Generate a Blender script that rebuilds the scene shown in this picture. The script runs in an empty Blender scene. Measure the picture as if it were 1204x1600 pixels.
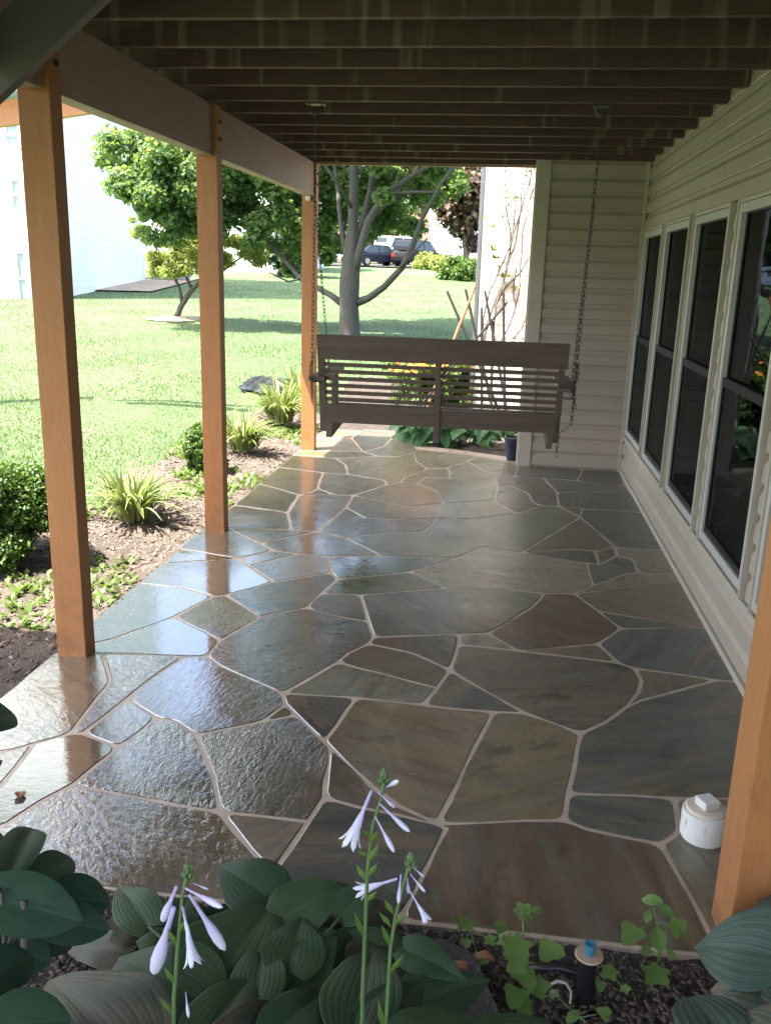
import bpy, bmesh, math, random
import numpy as np
from mathutils import Vector, Matrix
random.seed(7); rng = np.random.RandomState(7)
SC = bpy.context.scene
C = SC.collection
# ------------------------------------------------------------------ camera
F_PX, YAW, PITCH, ROLL, EYE = 1388.9, .126, .2658, .0301, 1.6366
def cam_rows():
    c, s = math.cos(YAW), math.sin(YAW);   A = np.array([[c, s, 0], [-s, c, 0], [0, 0, 1]])
    c, s = math.cos(PITCH), math.sin(PITCH); B = np.array([[1, 0, 0], [0, c, -s], [0, s, c]])
    c, s = math.cos(ROLL), math.sin(ROLL); D = np.array([[c, 0, s], [0, 1, 0], [-s, 0, c]])
    return D @ B @ A
RC = cam_rows()
cd = bpy.data.cameras.new('camera'); cam = bpy.data.objects.new('camera', cd); C.objects.link(cam)
cd.sensor_fit = 'VERTICAL'; cd.sensor_height = 36; cd.lens = F_PX / 1600 * 36
cd.clip_start = .05; cd.clip_end = 2000
m = Matrix.Identity(4)
for i in range(3):
    m[i][0] = RC[0][i]; m[i][1] = RC[2][i]; m[i][2] = -RC[1][i]
m[2][3] = EYE
cam.matrix_world = m; SC.camera = cam
# ------------------------------------------------------------------ light
SUN = Vector((-.33, -.22, .92)).normalized()
w = bpy.data.worlds.new('World'); SC.world = w; w.use_nodes = True
nt = w.node_tree; nt.nodes.clear()
sky = nt.nodes.new('ShaderNodeTexSky'); sky.sky_type = 'NISHITA'; sky.sun_disc = False
sky.sun_elevation = math.asin(SUN.z); sky.sun_rotation = math.atan2(SUN.x, SUN.y)
sky.air_density = .9; sky.dust_density = 4.5; sky.ozone_density = .3
bg = nt.nodes.new('ShaderNodeBackground'); bg.inputs[1].default_value = .15
wo = nt.nodes.new('ShaderNodeOutputWorld')
nt.links.new(sky.outputs[0], bg.inputs[0]); nt.links.new(bg.outputs[0], wo.inputs[0])
sl = bpy.data.lights.new('sun', 'SUN'); sl.energy = 4.1; sl.angle = math.radians(.53); sl.color = (1, .95, .87)
so = bpy.data.objects.new('sun', sl); C.objects.link(so)
so.rotation_euler = (-SUN).to_track_quat('-Z', 'Y').to_euler(); so.location = SUN * 40
SC.view_settings.view_transform = 'Standard'; SC.view_settings.look = 'None'
SC.view_settings.gamma = 1; SC.view_settings.use_curve_mapping = False
SC.view_settings.exposure = 2.78
SC.render.engine = 'CYCLES'
SC.cycles.max_bounces = 8; SC.cycles.diffuse_bounces = 4; SC.cycles.transparent_max_bounces = 16
SC.cycles.use_denoising = True; SC.cycles.sample_clamp_indirect = 6
# ------------------------------------------------------------------ helpers
EYEV = np.array([0, 0, EYE])
def gz(x, y):                                    # height of the land: flat at the patio, rising away from it
    dx = max(-1.84 - x, 0, x - 1.2); dy = max(1.9 - y, 0, y - 9.1)
    t = min(1, math.hypot(dx, dy) / 2.2); t = t * t * (3 - 2 * t)
    z = .03 * (min(y, 90) - 1.8) if y > 1.8 else 0
    z += .03 * math.sin(x * .31 + 1) * math.sin(y * .23) * min(1, max(0, y - 8) / 6)
    return -.035 + (z + .035) * t
def at(u, v, y=None, z=None, ground=None):        # a point seen at photo position u, v, at a known depth or height
    r = RC.T @ np.array([(u - 602) / F_PX, 1, -(v - 800) / F_PX])
    if y is not None: t = y / r[1]
    elif z is not None: t = (z - EYE) / r[2]
    else:
        t = 1.
        for _ in range(4000):
            p = EYEV + t * r
            if p[2] <= gz(p[0], p[1]): break
            t *= 1.004
    return Vector(EYEV + t * r)
def link(o, parent=None):
    C.objects.link(o)
    if parent is not None: o.parent = parent
    return o
def tag(o, label=None, cat=None, group=None, kind=None):
    if label: o['label'] = label
    if cat: o['category'] = cat
    if group: o['group'] = group
    if kind: o['kind'] = kind
    return o
def thing(name, label, cat, loc=(0, 0, 0), group=None):
    o = bpy.data.objects.new(name, None); o.empty_display_size = .1; C.objects.link(o); o.location = loc
    return tag(o, label, cat, group)
def place(o, parent):                              # world-built mesh under an empty that has only a location
    o.parent = parent
    o.matrix_parent_inverse = Matrix.Translation(-Vector(parent.location)) if parent.type == 'EMPTY' else Matrix.Identity(4)
    return o
class MB:
    def __init__(s): s.v = []; s.f = []; s.uv = None
    def add(s, vs, fs):
        n = len(s.v); s.v += [tuple(p) for p in vs]; s.f += [tuple(i + n for i in f) for f in fs]; return s
    def box(s, x0, x1, y0, y1, z0, z1, bev=0):
        if bev:
            bm = bmesh.new(); bmesh.ops.create_cube(bm, size=1)
            for v in bm.verts:
                v.co = Vector(((x0 + x1) / 2 + v.co.x * (x1 - x0), (y0 + y1) / 2 + v.co.y * (y1 - y0), (z0 + z1) / 2 + v.co.z * (z1 - z0)))
            bmesh.ops.bevel(bm, geom=bm.edges[:], offset=bev, segments=2, affect='EDGES', profile=.6)
            bm.verts.index_update(); s.add([v.co for v in bm.verts], [[v.index for v in f.verts] for f in bm.faces]); bm.free(); return s
        return s.add([(x0, y0, z0), (x1, y0, z0), (x1, y1, z0), (x0, y1, z0), (x0, y0, z1), (x1, y0, z1), (x1, y1, z1), (x0, y1, z1)],
                     [(0, 3, 2, 1), (4, 5, 6, 7), (0, 1, 5, 4), (1, 2, 6, 5), (2, 3, 7, 6), (3, 0, 4, 7)])
    def tube(s, pts, rad, n=8, cap=True):
        pts = [Vector(p) for p in pts]; rad = rad if hasattr(rad, '__len__') else [rad] * len(pts)
        prev = None; rings = []
        for i, p in enumerate(pts):
            d = (pts[min(i + 1, len(pts) - 1)] - pts[max(i - 1, 0)]).normalized()
            a = (prev - d * prev.dot(d)) if prev is not None else d.orthogonal()
            a = a.normalized() if a.length > 1e-6 else d.orthogonal().normalized()
            prev = a; b = d.cross(a)
            rings.append([p + (a * math.cos(2 * math.pi * k / n) + b * math.sin(2 * math.pi * k / n)) * rad[i] for k in range(n)])
        vs = [q for r in rings for q in r]; fs = []
        for i in range(len(rings) - 1):
            for k in range(n):
                k2 = (k + 1) % n; fs.append((i * n + k, i * n + k2, (i + 1) * n + k2, (i + 1) * n + k))
        if cap: fs.append(tuple(range(n - 1, -1, -1))); fs.append(tuple((len(rings) - 1) * n + k for k in range(n)))
        return s.add(vs, fs)
    def lathe(s, prof, c=(0, 0, 0), n=24, axis=None):
        vs = [(c[0] + r * math.cos(2 * math.pi * k / n), c[1] + r * math.sin(2 * math.pi * k / n), c[2] + z) for r, z in prof for k in range(n)]
        fs = []
        for i in range(len(prof) - 1):
            for k in range(n):
                k2 = (k + 1) % n; fs.append((i * n + k, i * n + k2, (i + 1) * n + k2, (i + 1) * n + k))
        fs.append(tuple(range(n - 1, -1, -1))); fs.append(tuple((len(prof) - 1) * n + k for k in range(n)))
        return s.add(vs, fs)
    def mesh(s, name='mesh', mat=None, smooth=False):
        me = bpy.data.meshes.new(name); me.from_pydata(s.v, [], s.f); me.update()
        if mat: me.materials.append(mat)
        if smooth: me.polygons.foreach_set('use_smooth', [True] * len(me.polygons))
        return me
    def build(s, name, mat, parent=None, smooth=False):
        o = bpy.data.objects.new(name, s.mesh(name, mat, smooth)); C.objects.link(o)
        if parent is not None: place(o, parent)
        return o
def np_mesh(name, V, Fq, mat, smooth=False):       # fast mesh of equal-sized faces
    me = bpy.data.meshes.new(name); V = np.asarray(V, np.float32); Fq = np.asarray(Fq, np.int32); k = Fq.shape[1]
    me.vertices.add(len(V)); me.vertices.foreach_set('co', V.ravel())
    me.loops.add(Fq.size); me.loops.foreach_set('vertex_index', Fq.ravel())
    me.polygons.add(len(Fq)); me.polygons.foreach_set('loop_start', np.arange(0, Fq.size, k, dtype=np.int32))
    me.polygons.foreach_set('loop_total', np.full(len(Fq), k, np.int32))
    if smooth: me.polygons.foreach_set('use_smooth', np.ones(len(Fq), bool))
    me.update(calc_edges=True); me.materials.append(mat); return me
def shade_auto(o, ang=35):
    me = o.data; me.polygons.foreach_set('use_smooth', [True] * len(me.polygons))
    me.update(); 
    try: me.set_sharp_from_angle(angle=math.radians(ang))
    except Exception: pass
    return o
# ------------------------------------------------------------------ materials
class NB:
    def __init__(s, name):
        s.m = bpy.data.materials.new(name); s.m.use_nodes = True; s.t = s.m.node_tree; s.n = s.t.nodes; s.p = s.n['Principled BSDF']
    def node(s, typ, **k):
        n = s.n.new('ShaderNode' + typ)
        for a, b in k.items():
            if a.startswith('_'): setattr(n, a[1:], b)
        return n
    def l(s, a, b): s.t.links.new(a, b)
    def pos(s): return s.node('NewGeometry').outputs['Position']
    def objc(s): return s.node('TexCoord').outputs['Object']
    def mapping(s, src, scale=(1, 1, 1), rot=(0, 0, 0)):
        n = s.node('Mapping'); n.inputs['Scale'].default_value = scale; n.inputs['Rotation'].default_value = rot; s.l(src, n.inputs['Vector']); return n.outputs[0]
    def noise(s, src, scale=5, detail=4, rough=.55, dist=0):
        n = s.node('TexNoise'); n.inputs['Scale'].default_value = scale; n.inputs['Detail'].default_value = detail
        n.inputs['Roughness'].default_value = rough; n.inputs['Distortion'].default_value = dist; s.l(src, n.inputs['Vector']); return n.outputs['Fac']
    def ramp(s, fac, stops, interp='LINEAR'):
        n = s.node('ValToRGB'); n.color_ramp.interpolation = interp; e = n.color_ramp.elements
        while len(e) < len(stops): e.new(.5)
        for i, (p, c) in enumerate(stops): e[i].position = p; e[i].color = (*c, 1) if len(c) == 3 else c
        s.l(fac, n.inputs[0]); return n.outputs[0]
    def mixc(s, fac, a, b, typ='MIX'):
        n = s.node('Mix', _data_type='RGBA', _blend_type=typ)
        for v, i in ((fac, 0), (a, 6), (b, 7)):
            if hasattr(v, 'is_linked'): s.l(v, n.inputs[i])
            elif i == 0: n.inputs[i].default_value = v
            else: n.inputs[i].default_value = (*v, 1)
        return n.outputs[2]
    def math(s, op, a, b=0., c=None):
        n = s.node('Math', _operation=op)
        for i, v in enumerate((a, b) if c is None else (a, b, c)):
            if hasattr(v, 'is_linked'): s.l(v, n.inputs[i])
            else: n.inputs[i].default_value = v
        return n.outputs[0]
    def maprange(s, v, a, b, c, d):
        n = s.node('MapRange'); s.l(v, n.inputs[0])
        for i, q in enumerate((a, b, c, d)): n.inputs[i + 1].default_value = q
        return n.outputs[0]
    def bump(s, h, strength=.3, dist=.01, normal=None):
        n = s.node('Bump'); n.inputs['Strength'].default_value = strength if not hasattr(strength, 'is_linked') else 1
        if hasattr(strength, 'is_linked'): s.l(strength, n.inputs['Strength'])
        n.inputs['Distance'].default_value = dist; s.l(h, n.inputs['Height'])
        if normal is not None: s.l(normal, n.inputs['Normal'])
        return n.outputs[0]
    def set(s, **k):
        for a, b in k.items():
            i = s.p.inputs[{'color': 'Base Color', 'rough': 'Roughness', 'normal': 'Normal', 'spec': 'Specular IOR Level', 'metal': 'Metallic', 'coat': 'Coat Weight', 'coatr': 'Coat Roughness', 'coatn': 'Coat Normal', 'sheen': 'Sheen Weight'}[a]]
            if hasattr(b, 'is_linked'): s.l(b, i)
            elif isinstance(b, tuple): i.default_value = (*b, 1)
            else: i.default_value = b
        return s
def simple(name, col, rough=.6, var=.25, scale=6, bump=.1, bdist=.004, stretch=(1, 1, 1), metal=0, spec=.5, obj=False):
    b = NB(name); src = b.objc() if obj else b.pos(); src = b.mapping(src, stretch)
    n = b.noise(src, scale, 6, .6); n2 = b.noise(src, scale * 7, 4)
    lo = tuple(c * (1 - var) for c in col); hi = tuple(min(1, c * (1 + var)) for c in col)
    c = b.ramp(n, [(.3, lo), (.7, hi)]); c = b.mixc(b.maprange(n2, .3, .7, 0, .35), c, lo)
    b.set(color=c, rough=b.maprange(n2, .2, .8, rough * .85, min(1, rough * 1.15)), metal=metal, spec=spec)
    if bump: b.set(normal=b.bump(n2, bump, bdist))
    return b.m
def leaf_mat(name, cols, rough=.45, trans=.3, spec=.4, vein=False):
    b = NB(name); g = b.node('NewGeometry'); r = g.outputs['Random Per Island']
    oi = b.node('ObjectInfo').outputs['Random']
    f = b.math('FRACT', b.math('ADD', r, oi))
    c = b.ramp(f, [(i / (len(cols) - 1), q) for i, q in enumerate(cols)])
    n = b.noise(b.pos(), 3., 3); c = b.mixc(b.maprange(n, .35, .65, 0, .35), c, tuple(q * .6 for q in cols[0]))
    b.set(color=c, rough=rough, spec=spec)
    tr = b.node('BsdfTranslucent'); tc = b.mixc(.5, c, (cols[-1][0] * 1.3, cols[-1][1] * 1.3, cols[-1][2] * .5)); b.l(tc, tr.inputs[0])
    mx = b.node('MixShader'); mx.inputs[0].default_value = trans; b.l(b.p.outputs[0], mx.inputs[1]); b.l(tr.outputs[0], mx.inputs[2])
    b.l(mx.outputs[0], b.n['Material Output'].inputs[0]); return b.m
def wood(name, col, rough=.55, axis=(1, 12, 12), var=.3, coat=0, gap_light=None, bump=.25, dirt=False):
    b = NB(name); p = b.mapping(b.pos(), axis); n = b.noise(p, 3.5, 8, .65, .3); n2 = b.noise(p, 14, 6, .6); n3 = b.noise(b.pos(), 1.3, 3)
    lo = tuple(c * (1 - var) for c in col); hi = tuple(c * (1 + var * .8) for c in col)
    c = b.ramp(n, [(.28, lo), (.72, hi)]); c = b.mixc(b.maprange(n2, .45, .7, 0, .5), c, tuple(q * .62 for q in col)); c = b.mixc(b.maprange(n3, .35, .65, 0, .4), c, tuple(q * .75 for q in col))
    if gap_light:
        v = b.noise(b.mapping(b.pos(), (9, .6, .35)), 1.7, 2, .4); c = b.mixc(b.maprange(v, .61, .69, 0, .7), c, gap_light)  # painted pale streaks imitate light falling through the deck board gaps
    if dirt:
        sz = b.node('SeparateXYZ'); b.l(b.pos(), sz.inputs[0]); dn = b.noise(b.pos(), 9, 5, .65); k = b.math('MULTIPLY', b.maprange(sz.outputs[2], .0, .55, 1, 0), b.maprange(dn, .4, .65, 0, 1)); c = b.mixc(b.math('MULTIPLY', k, .55), c, (.10, .06, .035)); kn = b.noise(b.mapping(b.pos(), (7, 7, 2.2)), 1.6, 3); c = b.mixc(b.maprange(kn, .68, .76, 0, .45), c, tuple(q * .5 for q in col))
    b.set(color=c, rough=b.maprange(n2, .2, .8, rough * .8, min(1, rough * 1.2)), normal=b.bump(n2, bump, .003), coat=coat, coatr=.25)
    return b.m
M = {}
M['post'] = wood('post_paint', (.40, .165, .052), .6, (9, 9, .8), .12, bump=.2, dirt=True)
M['beam'] = wood('beam_paint', (.34, .23, .175), .6, (9, .8, 9), .14, bump=.2)
M['joist'] = wood('joist_wood', (.074, .038, .027), .75, (.8, 9, 9), .35, gap_light=(.155, .115, .085))
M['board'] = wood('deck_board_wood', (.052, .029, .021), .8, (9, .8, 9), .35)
M['swing'] = wood('swing_wood', (.105, .073, .054), .6, (.8, 10, 10), .45, bump=.4)
M['swing_v'] = wood('swing_wood_upright', (.105, .073, .054), .5, (10, 10, .8), .25)
M['swing_d'] = wood('swing_wood_across', (.095, .066, .049), .5, (10, .8, 10), .25)
M['siding'] = simple('vinyl_siding', (.34, .288, .228), .42, .06, 3, .12, .002)
M['trim'] = simple('trim_vinyl', (.40, .355, .285), .4, .06, 4, .06, .002)
M['frame'] = simple('window_vinyl', (.40, .39, .355), .35, .05, 4, .04, .002)
M['white_wall'] = simple('white_siding', (.80, .79, .77), .6, .05, 2, .08, .003)
M['house_white'] = simple('painted_white_siding', (.86, .86, .86), .65, .04, .5, .05, .003)
M['iron'] = simple('chain_steel', (.09, .085, .08), .45, .4, 40, .1, .001, metal=.8)
M['mortar'] = simple('mortar', (.40, .32, .245), .35, .22, 9, .35, .004)
M['stringer'] = wood('dark_stringer_wood', (.075, .062, .056), .6, (.8, 9, 2), .2)
M['soil'] = None
# ------------------------------------------------------------------ the land
def soil_mat(name, a, b_, wet=0):
    b = NB(name); n = b.noise(b.pos(), 3, 6, .6); n2 = b.noise(b.pos(), 45, 5, .7); n3 = b.noise(b.pos(), 160, 3)
    c = b.ramp(n2, [(.3, a), (.55, b_), (.75, tuple(q * 1.35 for q in b_))]); c = b.mixc(b.maprange(n, .4, .65, 0, .6), c, tuple(q * .6 for q in a))
    b.set(color=c, rough=.85 - wet * .45, normal=b.bump(b.math('ADD', n2, b.math('MULTIPLY', n3, .5)), .8, .02)); return b.m
M['soil'] = soil_mat('bed_soil', (.05, .038, .029), (.10, .074, .056))
M['dark_soil'] = soil_mat('damp_soil', (.022, .016, .012), (.06, .045, .034), .4)
M['tan_mulch'] = soil_mat('pale_mulch', (.26, .19, .13), (.40, .31, .22))
def lawn_mat():
    b = NB('lawn_grass'); n = b.noise(b.pos(), .35, 5, .6); n2 = b.noise(b.mapping(b.pos(), (3, 1, 1)), 9, 6, .7); n3 = b.noise(b.pos(), 60, 4, .7)
    c = b.ramp(n, [(.3, (.08, .145, .052)), (.5, (.097, .165, .06)), (.72, (.13, .18, .08))])
    c = b.mixc(b.maprange(n2, .35, .7, 0, .35), c, (.075, .13, .055)); c = b.mixc(b.maprange(n3, .55, .75, 0, .5), c, (.15, .21, .10))
    b.set(color=c, rough=.75, normal=b.bump(b.math('ADD', n3, n2), .9, .05), spec=.3); return b.m
M['lawn'] = lawn_mat()
xs = np.unique(np.concatenate([np.linspace(-160, -24, 18), np.linspace(-24, 6, 76), np.linspace(6, 160, 18)]))
ys = np.unique(np.concatenate([np.linspace(-40, 0, 9), np.linspace(0, 14, 50), np.linspace(14, 40, 40), np.linspace(40, 320, 30)]))
V = [(x, y, gz(x, y)) for y in ys for x in xs]; nx = len(xs)
Fq = [(j * nx + i, j * nx + i + 1, (j + 1) * nx + i + 1, (j + 1) * nx + i) for j in range(len(ys) - 1) for i in range(nx - 1)]
lawn = link(bpy.data.objects.new('lawn', np_mesh('lawn', V, Fq, M['lawn'], True))); tag(lawn, kind='structure')
def bed_mesh(name, inside, x0, x1, y0, y1, step, mat, lift, amp=.012):
    X = np.arange(x0, x1 + 1e-6, step); Y = np.arange(y0, y1 + 1e-6, step); idx = {}; V = []; Fq = []
    def vid(i, j):
        if (i, j) not in idx:
            idx[(i, j)] = len(V); x, y = X[i], Y[j]
            V.append((x, y, gz(x, y) + lift + amp * (math.sin(x * 31 + y * 17) * math.sin(y * 23 - x * 11) + random.uniform(-.6, .6))))
        return idx[(i, j)]
    for i in range(len(X) - 1):
        for j in range(len(Y) - 1):
            if inside((X[i] + X[i + 1]) / 2, (Y[j] + Y[j + 1]) / 2): Fq.append((vid(i, j), vid(i + 1, j), vid(i + 1, j + 1), vid(i, j + 1)))
    return tag(link(bpy.data.objects.new(name, np_mesh(name, V, Fq, mat, True))), kind='structure')
def bed_edge(y): return -2.72 - .10 * math.sin(y * 1.1) - max(0, 5.6 - y) * .55 - .05 * math.sin(y * 4.3)
def in_left_bed(x, y): return bed_edge(y) < x < -1.74 and 2.2 < y < 9.8
def in_far_bed(x, y): return (-1.9 < x < .5 and 9.0 < y < 11.0 + .25 * math.sin(x * 3)) or (x > -.62 + .1 * math.sin(y * 5) and 8.0 < y < 9.2 and x < .2)
bed_mesh('planting_bed', in_left_bed, -5.2, -1.78, 2.2, 9.8, .05, M['soil'], .017)
bed_mesh('planting_bed', in_far_bed, -2.0, .6, 7.9, 11.4, .05, M['dark_soil'], .022)
bed_mesh('garden_soil', lambda x, y: True, -3.0, 2.0, .1, 2.05, .03, M['dark_soil'], .02, .008)
# ------------------------------------------------------------------ patio of irregular flagstones
def stone_mat():
    b = NB('wet_flagstone'); oi = b.node('ObjectInfo'); tint = oi.outputs['Color']; rel = oi.outputs['Alpha']; rnd = oi.outputs['Random']
    off = b.node('CombineXYZ'); b.l(b.math('MULTIPLY', rnd, 37.), off.inputs[0]); b.l(b.math('MULTIPLY', rnd, 11.), off.inputs[2])
    ad = b.node('VectorMath', _operation='ADD'); b.l(b.pos(), ad.inputs[0]); b.l(off.outputs[0], ad.inputs[1]); p = ad.outputs[0]
    rt = b.node('VectorRotate', _rotation_type='Z_AXIS'); b.l(p, rt.inputs['Vector']); b.l(b.math('MULTIPLY', rnd, 6.28), rt.inputs['Angle']); p2 = rt.outputs[0]
    n1 = b.noise(p, 2.2, 6, .62, .8); n2 = b.noise(b.mapping(p2, (1, 3.2, 1)), 3.0, 7, .65, 1.2); n3 = b.noise(p, 38, 5, .7); n4 = b.noise(p, 5, 5, .65)
    hs = b.node('HueSaturation'); hs.inputs['Value'].default_value = .58; hs.inputs['Saturation'].default_value = .75; b.l(tint, hs.inputs['Color'])
    c = b.mixc(b.maprange(n2, .38, .66, 0, .8), tint, hs.outputs[0])
    c = b.mixc(b.maprange(n1, .5, .72, 0, .6), c, (.125, .118, .088))
    st1 = b.noise(b.mapping(p2, (.7, 3.4, 1)), 1.5, 6, .6, 1.6); c = b.mixc(b.maprange(st1, .50, .66, 0, .75), c, (.190, .138, .075)); c = b.mixc(b.maprange(st1, .46, .32, 0, .7), c, (.135, .138, .105))
    st2 = b.noise(b.mapping(p2, (1, 6, 1)), 2.6, 7, .7, .8); c = b.mixc(b.maprange(st2, .52, .68, 0, .65), c, (.046, .040, .032))
    c = b.mixc(b.maprange(n4, .6, .74, 0, .45), c, (.20, .12, .055))
    c = b.mixc(b.maprange(n4, .30, .42, .7, 0), c, (.034, .029, .023)); c = b.mixc(b.maprange(n3, .5, .75, 0, .35), c, (.03, .026, .022))
    vs_ = b.node('VectorMath', _operation='SCALE'); b.l(p2, vs_.inputs[0]); b.l(b.maprange(rnd, 0, 1, .7, 1.5), vs_.inputs['Scale']); p3 = vs_.outputs[0]
    rip = b.noise(b.mapping(p3, (1, 2.0, 1)), 30, 4, .6, .7); big = b.noise(b.mapping(p2, (1, 2.4, 1)), 4.2, 5, .6, .4); fine = b.noise(p, 120, 3, .6)
    hgt = b.math('ADD', b.math('MULTIPLY', rip, .8), b.math('MULTIPLY', big, .9)); hgt = b.math('ADD', hgt, b.math('MULTIPLY', fine, .1))
    patch = b.maprange(b.noise(p, 1.7, 3), .36, .62, .25, 1.)
    st = b.math('MULTIPLY', b.math('MULTIPLY', rel, patch), 1.)
    nb = b.bump(hgt, st, .0115)
    sx = b.node('SeparateXYZ'); b.l(b.pos(), sx.inputs[0])
    wn = b.noise(b.pos(), 1.1, 4, .6, .5); wet = b.math('ADD', b.maprange(sx.outputs[0], .15, -1.25, 0, 1), b.math('MULTIPLY', b.math('SUBTRACT', wn, .5), 1.8)); wet = b.math('MULTIPLY', b.maprange(wet, .15, .75, 0, 1), b.maprange(sx.outputs[1], 5.2, 7.4, 1, .4))
    c = b.mixc(b.math('MULTIPLY', wet, .8), c, b.mixc(1., c, (.52, .46, .42), 'MULTIPLY'))
    cr = b.mixc(wet, (.30, .30, .30), (.012, .012, .012)); cw = b.maprange(wet, 0, 1, .25, 1.)
    b.set(color=c, rough=b.maprange(n3, .2, .8, .30, .55), normal=nb, spec=.25, coat=cw, coatr=b.math('ADD', cr, b.maprange(n3, .3, .7, 0, .015)), coatn=nb); b.p.inputs['Coat IOR'].default_value = 3.0
    return b.m
M['stone'] = stone_mat()
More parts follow.
